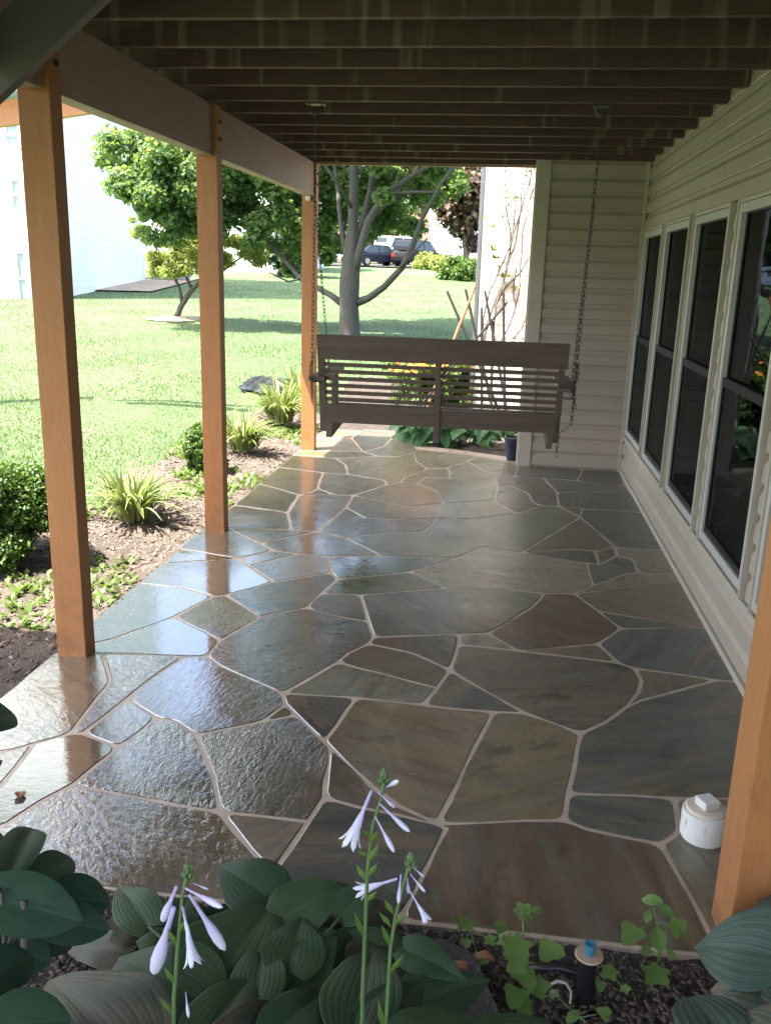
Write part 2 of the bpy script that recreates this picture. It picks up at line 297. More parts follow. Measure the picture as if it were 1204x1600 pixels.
STONES = [[[-0.516,3.771],[-0.53,3.694],[-0.32,3.634],[-0.147,3.491],[-0.127,3.767],[-0.129,3.888]],[[-0.516,3.771],[-0.569,3.957],[-0.693,3.983],[-0.898,4.069],[-1.058,3.949],[-1.087,3.9],[-1.189,3.597],[-1.197,3.425],[-1.11,3.343],[-0.789,3.146],[-0.63,3.478],[-0.598,3.578],[-0.53,3.694]],[[-0.516,3.771],[-0.129,3.888],[0.007,3.926],[0.216,4.304],[0.269,4.455],[0.28,4.53],[0.086,4.555],[-0.151,4.517],[-0.231,4.507],[-0.666,4.303],[-0.592,4.046],[-0.569,3.957]],[[-0.53,3.694],[-0.598,3.578],[-0.63,3.478],[-0.209,3.323],[-0.188,3.315],[-0.147,3.491],[-0.32,3.634]],[[-0.952,4.892],[-0.879,4.616],[-0.824,4.515],[-0.453,4.725],[-0.201,5.031],[-0.651,4.975],[-0.808,4.94]],[[-0.952,4.892],[-1.128,4.905],[-1.269,4.745],[-1.329,4.658],[-1.352,4.625],[-1.154,4.396],[-0.879,4.616]],[[-0.952,4.892],[-0.808,4.94],[-0.651,4.975],[-0.723,5.067],[-0.919,5.285],[-1.109,5.385],[-1.258,5.241],[-1.402,5.053],[-1.292,4.937],[-1.128,4.905]],[[0.177,5.231],[0.553,5.117],[0.629,5.095],[0.63,5.363],[0.496,5.375]],[[0.177,5.231],[0.496,5.375],[0.63,5.363],[0.76,5.481],[0.595,6.168],[0.568,6.08]],[[0.177,5.231],[0.568,6.08],[0.595,6.168],[0.461,6.43],[0.334,6.422],[0.157,6.151],[-0.139,5.93],[-0.389,5.89],[-0.408,5.723],[-0.455,5.539],[-0.696,5.464],[-0.919,5.285],[-0.723,5.067],[-0.651,4.975],[-0.201,5.031],[-0.054,5.306]],[[0.177,5.231],[-0.054,5.306],[-0.201,5.031],[-0.453,4.725],[-0.231,4.507],[-0.151,4.517],[0.086,4.555],[0.28,4.53],[0.449,4.561],[0.559,4.717],[0.553,5.117]],[[0.631,3.437],[0.575,3.307],[0.631,3.361],[0.98,3.616],[0.643,3.666],[0.656,3.543]],[[0.631,3.437],[0.656,3.543],[0.643,3.666],[0.579,3.709],[0.289,3.739],[0.147,3.75],[-0.127,3.767],[-0.147,3.491],[0.127,3.2],[0.167,3.165],[0.368,3.043],[0.467,3.145],[0.575,3.307]],[[0.575,3.307],[0.467,3.145],[0.368,3.043],[0.316,2.736],[0.295,2.632],[0.64,2.668],[0.856,2.704],[1.064,2.739],[1.062,3.614],[0.98,3.616],[0.631,3.361]],[[-1.621,9.147],[-1.84,9.15],[-1.838,8.583],[-1.695,8.621],[-1.463,8.682],[-1.442,9.175]],[[1.063,5.482],[0.76,5.481],[0.75,5.297],[0.842,5.239],[0.842,5.0],[0.905,4.972],[1.062,5.035]],[[1.063,5.482],[1.062,6.4],[0.635,6.4],[0.595,6.168],[0.76,5.481]],[[1.062,6.4],[1.062,7.047],[0.893,7.012],[0.474,6.851],[0.461,6.43],[0.635,6.4]],[[0.147,3.75],[0.51,3.905],[0.638,4.115],[0.55,4.327],[0.449,4.561],[0.28,4.53],[0.269,4.455],[0.216,4.304],[0.007,3.926]],[[0.147,3.75],[0.289,3.739],[0.579,3.709],[0.51,3.905]],[[0.147,3.75],[0.007,3.926],[-0.129,3.888],[-0.127,3.767]],[[-0.76,6.892],[-0.625,6.871],[-0.58,7.145],[-0.392,7.105],[-0.386,7.319],[-0.428,7.532],[-0.594,7.455],[-0.744,7.071]],[[-0.76,6.892],[-0.744,7.071],[-0.594,7.455],[-0.728,7.757],[-0.776,8.152],[-0.9,7.89],[-1.095,7.872],[-1.195,7.807],[-1.433,7.668],[-1.303,7.427],[-1.218,7.066],[-0.894,6.932],[-0.855,6.783]],[[-0.76,6.892],[-0.855,6.783],[-1.054,6.374],[-0.606,6.165],[-0.37,6.317],[-0.464,6.694],[-0.625,6.871]],[[-1.449,6.289],[-1.384,6.381],[-1.352,6.519],[-1.373,6.621],[-1.427,7.071],[-1.774,7.16],[-1.832,7.175],[-1.831,6.568]],[[-1.449,6.289],[-1.412,5.789],[-1.293,5.386],[-1.109,5.385],[-1.044,6.012],[-1.054,6.374],[-1.212,6.374]],[[-1.449,6.289],[-1.831,6.568],[-1.829,5.889],[-1.412,5.789]],[[-1.449,6.289],[-1.212,6.374],[-1.352,6.519],[-1.384,6.381]],[[-0.428,7.532],[-0.27,7.849],[-0.219,8.007],[-0.196,8.14],[-0.222,8.158],[-0.761,8.286],[-1.055,9.143],[-1.068,8.873],[-1.093,8.341],[-1.244,8.042],[-1.095,7.872],[-0.9,7.89],[-0.776,8.152],[-0.728,7.757],[-0.594,7.455]],[[-0.428,7.532],[-0.386,7.319],[-0.392,7.105],[-0.005,7.225],[0.146,7.338],[0.194,7.866],[-0.048,7.41],[-0.27,7.849]],[[-0.27,7.849],[-0.048,7.41],[0.194,7.866],[-0.196,8.14],[-0.219,8.007]],[[0.64,2.668],[0.295,2.632],[0.276,2.479],[0.342,2.444],[0.555,2.406],[0.608,2.46],[0.624,2.501]],[[0.64,2.668],[0.624,2.501],[0.82,2.446],[1.064,2.378],[1.064,2.739],[0.856,2.704]],[[0.624,2.501],[0.608,2.46],[0.555,2.406],[0.621,2.033],[0.633,1.963],[1.062,1.97],[1.064,2.378],[0.82,2.446]],[[0.63,5.363],[0.629,5.095],[0.75,5.297],[0.76,5.481]],[[0.98,3.616],[1.062,3.614],[1.062,4.215],[1.006,4.207],[0.638,4.115],[0.51,3.905],[0.579,3.709],[0.643,3.666]],[[-1.247,2.639],[-1.197,2.866],[-1.366,2.989],[-1.413,2.708]],[[-1.247,2.639],[-1.413,2.708],[-1.456,2.697],[-1.546,2.611],[-1.544,2.591],[-1.516,2.341],[-1.523,2.279],[-1.561,1.94],[-1.426,2.118],[-1.388,2.168],[-1.35,2.287],[-1.294,2.4]],[[-1.247,2.639],[-1.294,2.4],[-1.252,2.389],[-0.879,2.342],[-0.786,2.336],[-0.87,2.522],[-0.939,2.645],[-1.016,2.771],[-1.119,2.856],[-1.197,2.866]],[[-1.197,2.866],[-1.119,2.856],[-1.016,2.771],[-0.902,2.848],[-0.807,2.911],[-0.755,3.061],[-0.789,3.146],[-1.11,3.343],[-1.197,3.425],[-1.286,3.407],[-1.348,3.134],[-1.366,2.989]],[[-1.197,3.425],[-1.189,3.597],[-1.492,3.826],[-1.661,3.519],[-1.727,3.452],[-1.844,3.333],[-1.714,3.35],[-1.643,3.364],[-1.286,3.407]],[[0.553,5.117],[0.559,4.717],[0.776,4.972],[0.842,5.0],[0.842,5.239],[0.75,5.297],[0.629,5.095]],[[-0.625,6.871],[-0.464,6.694],[-0.37,6.317],[-0.006,6.481],[0.006,6.951],[-0.005,7.225],[-0.392,7.105],[-0.58,7.145]],[[-1.442,9.175],[-1.463,8.682],[-1.244,8.042],[-1.093,8.341],[-1.068,8.873],[-1.055,9.143],[-1.086,9.23],[-1.439,9.244]],[[-1.35,2.287],[-1.388,2.168],[-1.426,2.118],[-1.561,1.94],[-1.561,1.939],[-0.546,1.952],[-0.553,2.07],[-0.573,2.099],[-0.786,2.336],[-0.879,2.342],[-1.252,2.389],[-1.294,2.4]],[[0.66,7.318],[1.031,7.241],[1.062,7.79],[0.741,7.778]],[[0.66,7.318],[0.389,7.331],[0.403,7.251],[0.474,6.851],[0.893,7.012],[1.062,7.047],[1.031,7.241]],[[0.66,7.318],[0.741,7.778],[0.29,7.79],[0.194,7.866],[0.146,7.338],[0.389,7.331]],[[-1.846,4.232],[-1.573,4.204],[-1.394,4.13],[-1.344,4.157],[-1.154,4.396],[-1.352,4.625],[-1.454,4.748],[-1.845,4.566]],[[-1.846,4.232],[-1.844,3.333],[-1.727,3.452],[-1.661,3.519],[-1.492,3.826],[-1.394,4.13],[-1.573,4.204]],[[-1.844,3.333],[-1.845,3.324],[-1.84,2.6],[-2.6,2.5],[-2.602,2.077],[-1.67,2.524],[-1.597,2.559],[-1.546,2.611],[-1.456,2.697],[-1.486,3.003],[-1.489,3.106],[-1.643,3.364],[-1.714,3.35]],[[-0.519,2.333],[-0.786,2.336],[-0.573,2.099],[-0.553,2.07],[-0.505,2.333]],[[-0.519,2.333],[-0.505,2.333],[-0.483,2.466],[-0.522,2.773],[-0.553,2.812],[-0.695,2.986],[-0.807,2.911],[-0.902,2.848],[-1.016,2.771],[-0.939,2.645],[-0.87,2.522],[-0.786,2.336]],[[-0.006,6.481],[0.157,6.151],[0.334,6.422],[0.272,6.501],[0.253,6.747],[0.113,7.007],[0.006,6.951]],[[-0.006,6.481],[-0.37,6.317],[-0.606,6.165],[-1.054,6.374],[-1.044,6.012],[-0.874,5.773],[-0.567,5.806],[-0.389,5.89],[-0.139,5.93],[0.157,6.151]],[[-1.394,4.13],[-1.492,3.826],[-1.189,3.597],[-1.087,3.9],[-1.344,4.157]],[[0.595,6.168],[0.635,6.4],[0.461,6.43]],[[0.368,3.043],[0.167,3.165],[0.046,3.152],[-0.018,2.863],[-0.115,2.389],[0.276,2.479],[0.295,2.632],[0.316,2.736]],[[-0.018,2.863],[0.046,3.152],[-0.08,3.147],[-0.229,3.153],[-0.496,3.166],[-0.553,2.812],[-0.522,2.773],[-0.345,2.559],[-0.249,2.467],[-0.115,2.389]],[[0.046,3.152],[0.167,3.165],[0.127,3.2],[-0.147,3.491],[-0.188,3.315],[-0.229,3.153],[-0.08,3.147]],[[-0.879,4.616],[-1.154,4.396],[-1.344,4.157],[-1.087,3.9],[-1.058,3.949],[-0.898,4.069],[-0.866,4.288],[-0.824,4.515]],[[0.449,4.561],[0.55,4.327],[1.006,4.207],[1.062,4.215],[1.062,4.905],[0.956,4.857]],[[0.449,4.561],[0.956,4.857],[1.062,4.905],[1.084,4.915],[1.062,5.035],[0.905,4.972],[0.842,5.0],[0.776,4.972],[0.559,4.717]],[[-0.755,3.061],[-0.695,2.986],[-0.553,2.812],[-0.496,3.166],[-0.789,3.146]],[[-0.755,3.061],[-0.807,2.911],[-0.695,2.986]],[[0.006,6.951],[0.113,7.007],[0.253,6.747],[0.272,6.501],[0.334,6.422],[0.461,6.43],[0.474,6.851],[0.403,7.251],[0.389,7.331],[0.146,7.338],[-0.005,7.225]],[[-0.666,4.303],[-0.866,4.288],[-0.898,4.069],[-0.693,3.983],[-0.569,3.957],[-0.592,4.046]],[[-0.666,4.303],[-0.231,4.507],[-0.453,4.725],[-0.824,4.515],[-0.866,4.288]],[[-0.919,5.285],[-0.696,5.464],[-0.455,5.539],[-0.408,5.723],[-0.389,5.89],[-0.567,5.806],[-0.874,5.773],[-1.044,6.012],[-1.109,5.385]],[[-1.433,7.668],[-1.83,7.746],[-1.832,7.175],[-1.774,7.16],[-1.427,7.071],[-1.218,7.066],[-1.303,7.427]],[[-1.433,7.668],[-1.195,7.807],[-1.095,7.872],[-1.244,8.042],[-1.522,7.978],[-1.693,7.93],[-1.833,7.891],[-1.83,7.746]],[[-0.496,3.166],[-0.229,3.153],[-0.188,3.315],[-0.209,3.323],[-0.63,3.478],[-0.789,3.146]],[[-0.115,2.389],[-0.249,2.467],[-0.345,2.559],[-0.522,2.773],[-0.483,2.466],[-0.367,2.434],[-0.243,2.416]],[[-0.115,2.389],[-0.087,2.371],[-0.133,2.162],[-0.179,1.956],[0.633,1.963],[0.621,2.033],[0.555,2.406],[0.342,2.444],[0.276,2.479]],[[-0.115,2.389],[-0.243,2.416],[-0.367,2.434],[-0.483,2.466],[-0.505,2.333],[-0.553,2.07],[-0.546,1.952],[-0.179,1.956],[-0.133,2.162],[-0.087,2.371]],[[-1.352,6.519],[-1.212,6.374],[-1.054,6.374],[-0.855,6.783],[-0.894,6.932],[-1.218,7.066],[-1.427,7.071],[-1.373,6.621]],[[-1.845,4.566],[-1.454,4.748],[-1.84,4.841]],[[-1.84,4.841],[-1.454,4.748],[-1.292,4.937],[-1.402,5.053],[-1.701,5.331],[-1.293,5.386],[-1.412,5.789],[-1.829,5.889],[-1.865,4.847]],[[-1.366,2.989],[-1.348,3.134],[-1.286,3.407],[-1.643,3.364],[-1.489,3.106],[-1.486,3.003],[-1.456,2.697],[-1.413,2.708]],[[-1.561,1.94],[-1.523,2.279],[-1.516,2.341],[-1.544,2.591],[-1.546,2.611],[-1.597,2.559],[-1.67,2.524],[-2.602,2.077],[-2.6,1.93]],[[-1.454,4.748],[-1.352,4.625],[-1.329,4.658],[-1.269,4.745],[-1.128,4.905],[-1.292,4.937]],[[1.006,4.207],[0.55,4.327],[0.638,4.115]],[[-1.838,8.583],[-1.833,7.891],[-1.693,7.93],[-1.522,7.978],[-1.244,8.042],[-1.463,8.682],[-1.695,8.621]],[[-1.109,5.385],[-1.293,5.386],[-1.701,5.331],[-1.402,5.053],[-1.258,5.241]]]
B_, O_, S_, G_, P_, T_ = (.130, .084, .050), (.190, .150, .085), (.105, .107, .085), (.180, .174, .122), (.145, .120, .084), (.25, .215, .145)
SEEDS = [((860, 1380), B_, .12), ((620, 1180), O_, .08), ((800, 1200), O_, .08), ((850, 1070), P_, .2), ((1010, 1170), S_, .18), ((970, 1270), S_, .15), ((880, 970), B_, .5),
         ((700, 950), G_, .12), ((1040, 1030), S_, .12), ((1030, 1070), P_, .2), ((520, 1330), S_, .1), ((540, 1220), P_, .1), ((420, 1180), P_, .55), ((240, 1190), P_, .6), ((450, 1010), G_, .3),
         ((330, 1075), P_, .5), ((560, 960), P_, .12), ((600, 900), G_, .06), ((850, 875), G_, .8), ((870, 838), P_, .25), ((640, 780), T_, .15), ((800, 772), P_, .5), ((930, 870), S_, .4), ((950, 800), S_, .15),
         ((490, 740), O_, .1), ((580, 740), T_, .1), ((330, 965), P_, 1.), ((230, 920), G_, .03), ((260, 1000), G_, .04), ((200, 1090), P_, .6), ((250, 1340), S_, .7), ((80, 1180), P_, .7), ((190, 1135), S_, .5),
         ((380, 800), T_, .25), ((430, 770), O_, .1), ((380, 845), T_, .1), ((360, 880), T_, .12), ((480, 870), T_, .2), ((600, 830), O_, .1), ((560, 1060), G_, .12), ((620, 1030), P_, .12), ((740, 1080), S_, .2), ((560, 790), G_, .1), ((880, 740), S_, .1), ((620, 745), T_, .1), ((720, 735), T_, .1), ((970, 770), S_, .15)]
def px_of(x, y, z=0):
    d = RC @ np.array([x, y, z - EYE]); return 602 + F_PX * d[0] / d[1], 800 - F_PX * d[2] / d[1]
patio = MB().add([(-2.62, 1.92, -.0020), (1.10, 1.96, -.0020), (1.10, 7.80, -.0020), (.29, 7.80, -.0020), (.13, 8.15, -.0020), (-.5, 8.42, -.0020), (-1.0, 8.62, -.0020), (-1.2, 9.14, -.0020), (-1.83, 9.16, -.0020), (-1.83, 2.6, -.0020), (-2.62, 2.5, -.0020),
                  (-2.62, 1.92, -.12), (1.10, 1.96, -.12), (1.10, 7.80, -.12), (.29, 7.80, -.12), (.13, 8.15, -.12), (-.5, 8.42, -.12), (-1.0, 8.62, -.12), (-1.2, 9.14, -.12), (-1.83, 9.16, -.12), (-1.83, 2.6, -.12), (-2.62, 2.5, -.12)],
                 [tuple(range(11))] + [(i, i + 11, (i + 1) % 11 + 11, (i + 1) % 11) for i in range(11)]).build('patio', M['mortar'])
tag(patio, kind='structure')
def poly_area(P): return .5 * sum(P[i][0] * P[(i + 1) % len(P)][1] - P[(i + 1) % len(P)][0] * P[i][1] for i in range(len(P)))
def inset(P, d):
    n = len(P); out = []
    for i in range(n):
        a, b, c = Vector(P[i - 1]), Vector(P[i]), Vector(P[(i + 1) % n])
        e1 = (b - a).normalized(); e2 = (c - b).normalized(); n1 = Vector((-e1.y, e1.x)); n2 = Vector((-e2.y, e2.x))
        k = n1 + n2; q = max(.35, 1 + n1.dot(n2)); out.append(b + k * (d / q))
    return out
def round_poly(P, seed):
    r = random.Random(seed); Q = []
    n = len(P)
    for i in range(n):
        a, b, c = Vector(P[i - 1]), Vector(P[i]), Vector(P[(i + 1) % n])
        la, lc = (a - b).length, (c - b).length; turn = (b - a).angle(c - b, 0)
        if turn > .35:
            t = min(.03, la * .3, lc * .3); p0 = b + (a - b).normalized() * t; p2 = b + (c - b).normalized() * t
            Q += [p0, (p0 + b * 1.4 + p2) / 3.4, p2]
        else: Q.append(b)
        m_ = int((c - b).length / .10)
        for k in range(1, m_):
            p = b + (c - b) * (k / m_); e = (c - b).normalized(); Q.append(p + Vector((-e.y, e.x)) * r.uniform(-.006, .004))
    return Q
for si, P in enumerate(STONES):
    P = [tuple(p) for p in P]
    if poly_area(P) < .003: continue
    cx = sum(p[0] for p in P) / len(P); cy = sum(p[1] for p in P) / len(P)
    jw = random.Random(si + 99).uniform(.0055, .0095) if cy < 5 else .0092
    Q0 = round_poly(inset(P, jw), si)
    if poly_area([tuple(q) for q in Q0]) < .002: continue
    Q1 = inset([tuple(q) for q in Q0], .003); n = len(Q0); r = random.Random(si)
    hz = r.uniform(-.0003, .0008); tx, ty = r.uniform(-.0008, .0008), r.uniform(-.0008, .0008)
    zz = lambda p: hz + tx * (p[0] - cx) + ty * (p[1] - cy)
    vs = [(p[0] - cx, p[1] - cy, -.03) for p in Q0] + [(p[0] - cx, p[1] - cy, zz(p) - .0016) for p in Q0] + [(p[0] - cx, p[1] - cy, zz(p)) for p in Q1]
    fs = [(i, (i + 1) % n, n + (i + 1) % n, n + i) for i in range(n)] + [(n + i, n + (i + 1) % n, 2 * n + (i + 1) % n, 2 * n + i) for i in range(n)] + [tuple(range(2 * n, 3 * n))]
    o = MB().add(vs, fs).build('flagstone', M['stone']); o.location = (cx, cy, 0); o.parent = patio
    u, v = px_of(cx, cy); best = min(SEEDS, key=lambda s: (s[0][0] - u) ** 2 + ((s[0][1] - v) * 1.6) ** 2)
    d = math.hypot(best[0][0] - u, (best[0][1] - v) * 1.6)
    if d < 60: col, rel = best[1], best[2]
    else: col, rel = r.choice([G_, T_, O_, S_, P_]), r.choice([.06, .1, .15, .35])
    k = r.uniform(.88, 1.12); o.color = (col[0] * k, col[1] * k * r.uniform(.96, 1.04), col[2] * k * r.uniform(.92, 1.08), rel)
# ------------------------------------------------------------------ the deck overhead
deck = thing('deck', 'raised wooden deck on orange posts roofing the wet flagstone patio', 'deck', (0, 0, 0))
JZ, JD = 2.51, .235
XL, PW, PD = -1.816, .126, .092
for Y, zt in ((3.31, JZ - .02), (5.235, JZ + .0), (7.95, JZ + .0)):
    zt2 = JZ - .004
    o = MB().box(XL, XL + PW, Y, Y + PD, -.01, zt2, .004).build('post', M['post'], deck)
MB().box(.643, .643 + .14, 1.965, 2.124, -.03, JZ - .004, .004).build('post', M['post'], deck)
bx1, bx0 = XL + PW - .022, XL + .022
for y0, y1 in ((-1.5, 3.305), (3.31 + PD + .004, 5.231), (5.235 + PD + .004, 7.946)):
    MB().box(bx0, bx1, y0, y1, 2.235, JZ - .003, .004).build('beam', M['beam'], deck)
for Y in (5.235, 3.31, 7.95):                                   # bolt heads through the post tops
    for z in (2.33, 2.42):
        mb = MB().tube([(XL + PW + .001, Y + .05, z), (XL + PW + .014, Y + .05, z)], .011, 6); mb.build('bolt', M['iron'], deck)
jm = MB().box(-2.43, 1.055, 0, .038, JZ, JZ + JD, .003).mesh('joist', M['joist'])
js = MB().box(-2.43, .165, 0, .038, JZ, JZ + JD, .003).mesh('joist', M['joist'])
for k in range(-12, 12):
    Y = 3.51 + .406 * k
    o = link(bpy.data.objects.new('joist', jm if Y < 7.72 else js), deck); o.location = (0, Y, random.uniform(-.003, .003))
MB().box(-2.43, .165, 8.125, 8.163, JZ - .002, JZ + JD, .003).build('rim_joist', wood('rim_wood', (.26, .15, .09), .6, (.8, 9, 9)), deck)
MB().box(-2.472, -2.434, -1.6, 8.163, JZ + .04, JZ + JD + .04, .003).build('rim_joist', M['post'], deck)
MB().box(-2.83, -2.484, -1.6, 7.0, JZ + JD + .002, JZ + JD + .03).build('deck_board', M['board'], deck)  # wide unseen board added past the rim to keep sun off the patio
for k in range(26):
    x0 = -2.48 + k * .146
    y1 = 8.18 if x0 + .14 < .165 else 7.78
    if x0 > 1.05: break
    MB().box(x0, min(x0 + .140, 1.06), .18 - 1.78, y1, JZ + JD + .002, JZ + JD + .03).build('deck_board', M['board'], deck)  # deck lengthened behind the camera, out of view, to shade the post tops
# unseen landing added to shade the front post; then the sloping stair stringer
for k in range(7):
    MB().box(-3.40 + k * .13, -3.40 + k * .13 + .122, .2, 2.9, JZ + JD + .002, JZ + JD + .032).build('shading_board', M['board'], deck)
for Y in (.3, 1.5, 2.8):
    MB().box(-3.40, -2.476, Y, Y + .038, JZ + .03, JZ + JD, .003).build('shading_joist', M['joist'], deck)
MB().box(-3.42, -3.30, .3, .42, -.05, JZ + .028, .004).build('post', M['post'], deck)  # carries the added landing, out of view
p1, p2 = Vector((-1.12, 3.0, 2.635)), Vector((-4.1, 3.0, .33)); e = (p2 - p1).normalized(); up = Vector((-e.z, 0, e.x)); up = up if up.z > 0 else -up
ps = [p1, p2, p2 + up * .27, p1 + up * .27]
ps = [p for p in ps]; ps[3] = p1 + up * .27 + e * .32; ps[0] = p1 + e * .16
vs = [(p.x, 3.0, min(p.z, JZ - .004)) for p in ps] + [(p.x, 3.045, min(p.z, JZ - .004)) for p in ps]
MB().add(vs, [(0, 1, 2, 3), (7, 6, 5, 4), (0, 4, 5, 1), (1, 5, 6, 2), (2, 6, 7, 3), (3, 7, 4, 0)]).build('stair_stringer', M['stringer'], deck)
tag(MB().box(-1.775, -1.735, 7.90, 7.945, 2.19, 2.232, .006).build('light_fixture', simple('white_plastic', (.75, .75, .73), .4, .05), deck), 'small white fixture under the beam end')
MB().add([(-.93, 8.10, 2.508), (-.84, 8.10, 2.508), (-.885, 8.10, 2.45), (-.93, 8.123, 2.508), (-.84, 8.123, 2.508), (-.885, 8.123, 2.45)], [(0, 1, 2), (5, 4, 3), (0, 3, 4, 1), (1, 4, 5, 2), (2, 5, 3, 0)]).build('bracket', M['trim'], deck)
# ------------------------------------------------------------------ the house
house = thing('house', 'beige vinyl sided house wall with tall dark windows beside the patio', 'house', (1.07, 7.8, 0))
WX, BY = 1.065, 7.80
EXPO = .127
# back wall facing the camera
bw = MB().box(.19, 1.30, BY + .016, BY + .10, -.1, 3.2).build('back_wall', M['siding'], house)
def lap_x(x0, x1, z):                             # one clapboard on the back wall
    p = [(0, z), (-.016, z + .001), (-.019, z + .006), (-.017, z + .074), (-.005, z + .098), (-.004, z + EXPO - .001), (0, z + EXPO - .001)]
    vs = [(x, BY + .014 + a, b) for x in (x0, x1) for a, b in p]; n = 7
    return MB().add(vs, [tuple(range(n)), tuple(range(2 * n - 1, n - 1, -1))] + [(i, n + i, n + (i + 1) % n, (i + 1) % n) for i in range(n)])
lm = lap_x(.288, 1.045, 0).mesh('siding_board', M['siding'])
for k in range(23):
    o = link(bpy.data.objects.new('siding_board', lm), bw); o.location = (0, 0, .012 + k * EXPO)
# corner post and side return
MB().box(.172, .284, BY - .012, BY + .013, -.02, 3.2, .003).build('corner_trim', M['trim'], house)
MB().box(.160, .1865, BY + .016, BY + .12, -.02, 3.2, .003).build('corner_trim', M['trim'], house)
MB().box(.19, .30, BY + .12, 9.62, -.1, 3.2).build('side_wall', M['siding'], house)
MB().box(WX - .028, WX - .002, BY - .03, BY - .004, 0, 3.2, .002).build('inside_corner_trim', M['trim'], house)
# long wall with the windows
WIN = [7.19, 6.20, 5.18, 4.14, 3.10, 2.06]; GW, GZ0, GZ1, FRW = .385, .405, 1.94, .045
ww = MB()
ops = sorted([(c - GW - FRW, c + GW + FRW) for c in WIN])
zA, zB = GZ0 - FRW, GZ1 + FRW
ww.box(WX + .016, WX + .16, .4, BY + .1, -.1, zA); ww.box(WX + .016, WX + .16, .4, BY + .1, zB, 3.2)
y = .4
for a, b in ops: ww.box(WX + .016, WX + .16, y, a, zA, zB); y = b
ww.box(WX + .016, WX + .16, y, BY + .1, zA, zB)
wall = ww.build('long_wall', M['siding'], house)
def lap_y(y0, y1):
    p = [(0, 0), (-.016, .001), (-.019, .006), (-.017, .074), (-.005, .098), (-.004, EXPO - .001), (0, EXPO - .001)]
    vs = [(WX + .014 + a, y_, b) for y_ in (y0, y1) for a, b in p]; n = 7
    return MB().add(vs, [tuple(range(n - 1, -1, -1)), tuple(range(n, 2 * n))] + [(i, (i + 1) % n, n + (i + 1) % n, n + i) for i in range(n)]).mesh('siding_board', M['siding'])
long_m = lap_y(.42, BY - .035)
z = .0; k = 0
zt0 = zB + .022
for k in range(10):
    o = link(bpy.data.objects.new('siding_board', long_m), wall); o.location = (0, 0, zt0 + .002 + k * EXPO)
for k in range(2):
    o = link(bpy.data.objects.new('siding_board', long_m), wall); o.location = (0, 0, .035 + k * EXPO)
piers = [(ops[i][1], ops[i + 1][0]) for i in range(len(ops) - 1)] + [(ops[-1][1], BY - .03)]
for a, b in piers:
    if b - a > .08:
        pm = lap_y(a + .034, b - .034)
        kk = 0
        while zA - .02 + (kk + 1) * EXPO < zB + .03:
            o = link(bpy.data.objects.new('siding_board', pm), wall); o.location = (0, 0, zA - .02 + kk * EXPO); kk += 1
MB().box(WX - .012, WX + .013, .42, BY - .035, .291, zA - .026, .003).build('sill_trim', M['trim'], wall)
MB().box(WX - .016, WX + .013, .42, BY - .035, -.005, .032, .003).build('base_trim', M['trim'], wall)
def glass_mat():
    b = NB('window_glass'); b.n.remove(b.p)
    t = b.node('BsdfTransparent'); t.inputs[0].default_value = (.30, .33, .34, 1); g = b.node('BsdfGlossy'); g.inputs['Roughness'].default_value = .015
    g.inputs[0].default_value = (.9, .95, 1, 1)
    n = b.noise(b.pos(), 2.5, 2); b.l(b.bump(n, .05, .02), g.inputs['Normal'])
    fr = b.node('Fresnel'); fr.inputs[0].default_value = 1.55; mx = b.node('MixShader'); b.l(b.math('MULTIPLY', fr.outputs[0], .3), mx.inputs[0]); b.l(t.outputs[0], mx.inputs[1]); b.l(g.outputs[0], mx.inputs[2])
    b.l(mx.outputs[0], b.n['Material Output'].inputs[0]); return b.m
M['glass'] = glass_mat()
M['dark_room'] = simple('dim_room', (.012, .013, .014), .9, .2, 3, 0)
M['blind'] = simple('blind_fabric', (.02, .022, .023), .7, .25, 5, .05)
M['sash'] = simple('sash_vinyl', (.022, .022, .021), .7, .05, 4, .04, .002, spec=.15)
def window(c):
    a, b = c - GW - FRW, c + GW + FRW; xf = WX - .018
    root = MB()
    root.box(xf, WX + .10, a + .002, a + FRW, zA + .002, zB - .002, .003); root.box(xf, WX + .10, b - FRW, b - .002, zA + .002, zB - .002, .003)
    root.box(xf - .001, WX + .10, a + FRW, b - FRW, zA + .002, GZ0, .003); root.box(xf - .001, WX + .10, a + FRW, b - FRW, GZ1, zB - .002, .003)
    fr = root.build('window', M['frame'], house)
    zm = 1.16
    s = MB(); s.box(WX - .008, WX + .036, c - GW + .001, c + GW - .001, zm - .022, zm + .022, .003)
    s.build('meeting_rail', M['sash'], fr)
    s = MB()
    for y_ in (c - GW + .001, c + GW - .023): s.box(WX - .006, WX + .030, y_, y_ + .022, GZ0 + .001, zm - .023); s.box(WX + .008, WX + .040, y_, y_ + .022, zm + .023, GZ1 - .001)
    s.box(WX - .006, WX + .030, c - GW + .024, c + GW - .024, GZ0 + .001, GZ0 + .03)
    s.build('sash', M['sash'], fr)
    MB().box(WX - .001, WX + .002, c - GW + .023, c + GW - .023, GZ0 + .030, zm - .022).build('pane', M['glass'], fr)
    MB().box(WX + .014, WX + .017, c - GW + .023, c + GW - .023, zm + .022, GZ1 - .002).build('pane', M['glass'], fr)
    s = MB()
    for z_ in (zm + .39, zm - .38): s.box(WX + .019, WX + .025, c - GW + .024, c + GW - .024, z_ - .006, z_ + .006)
    s.build('muntin', M['sash'], fr)
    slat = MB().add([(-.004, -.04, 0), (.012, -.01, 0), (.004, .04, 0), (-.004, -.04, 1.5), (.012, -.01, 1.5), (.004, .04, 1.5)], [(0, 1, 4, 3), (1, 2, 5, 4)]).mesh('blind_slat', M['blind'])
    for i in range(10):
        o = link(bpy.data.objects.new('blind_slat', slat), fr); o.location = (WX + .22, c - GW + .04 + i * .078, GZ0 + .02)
    return fr
for c in WIN: window(c)
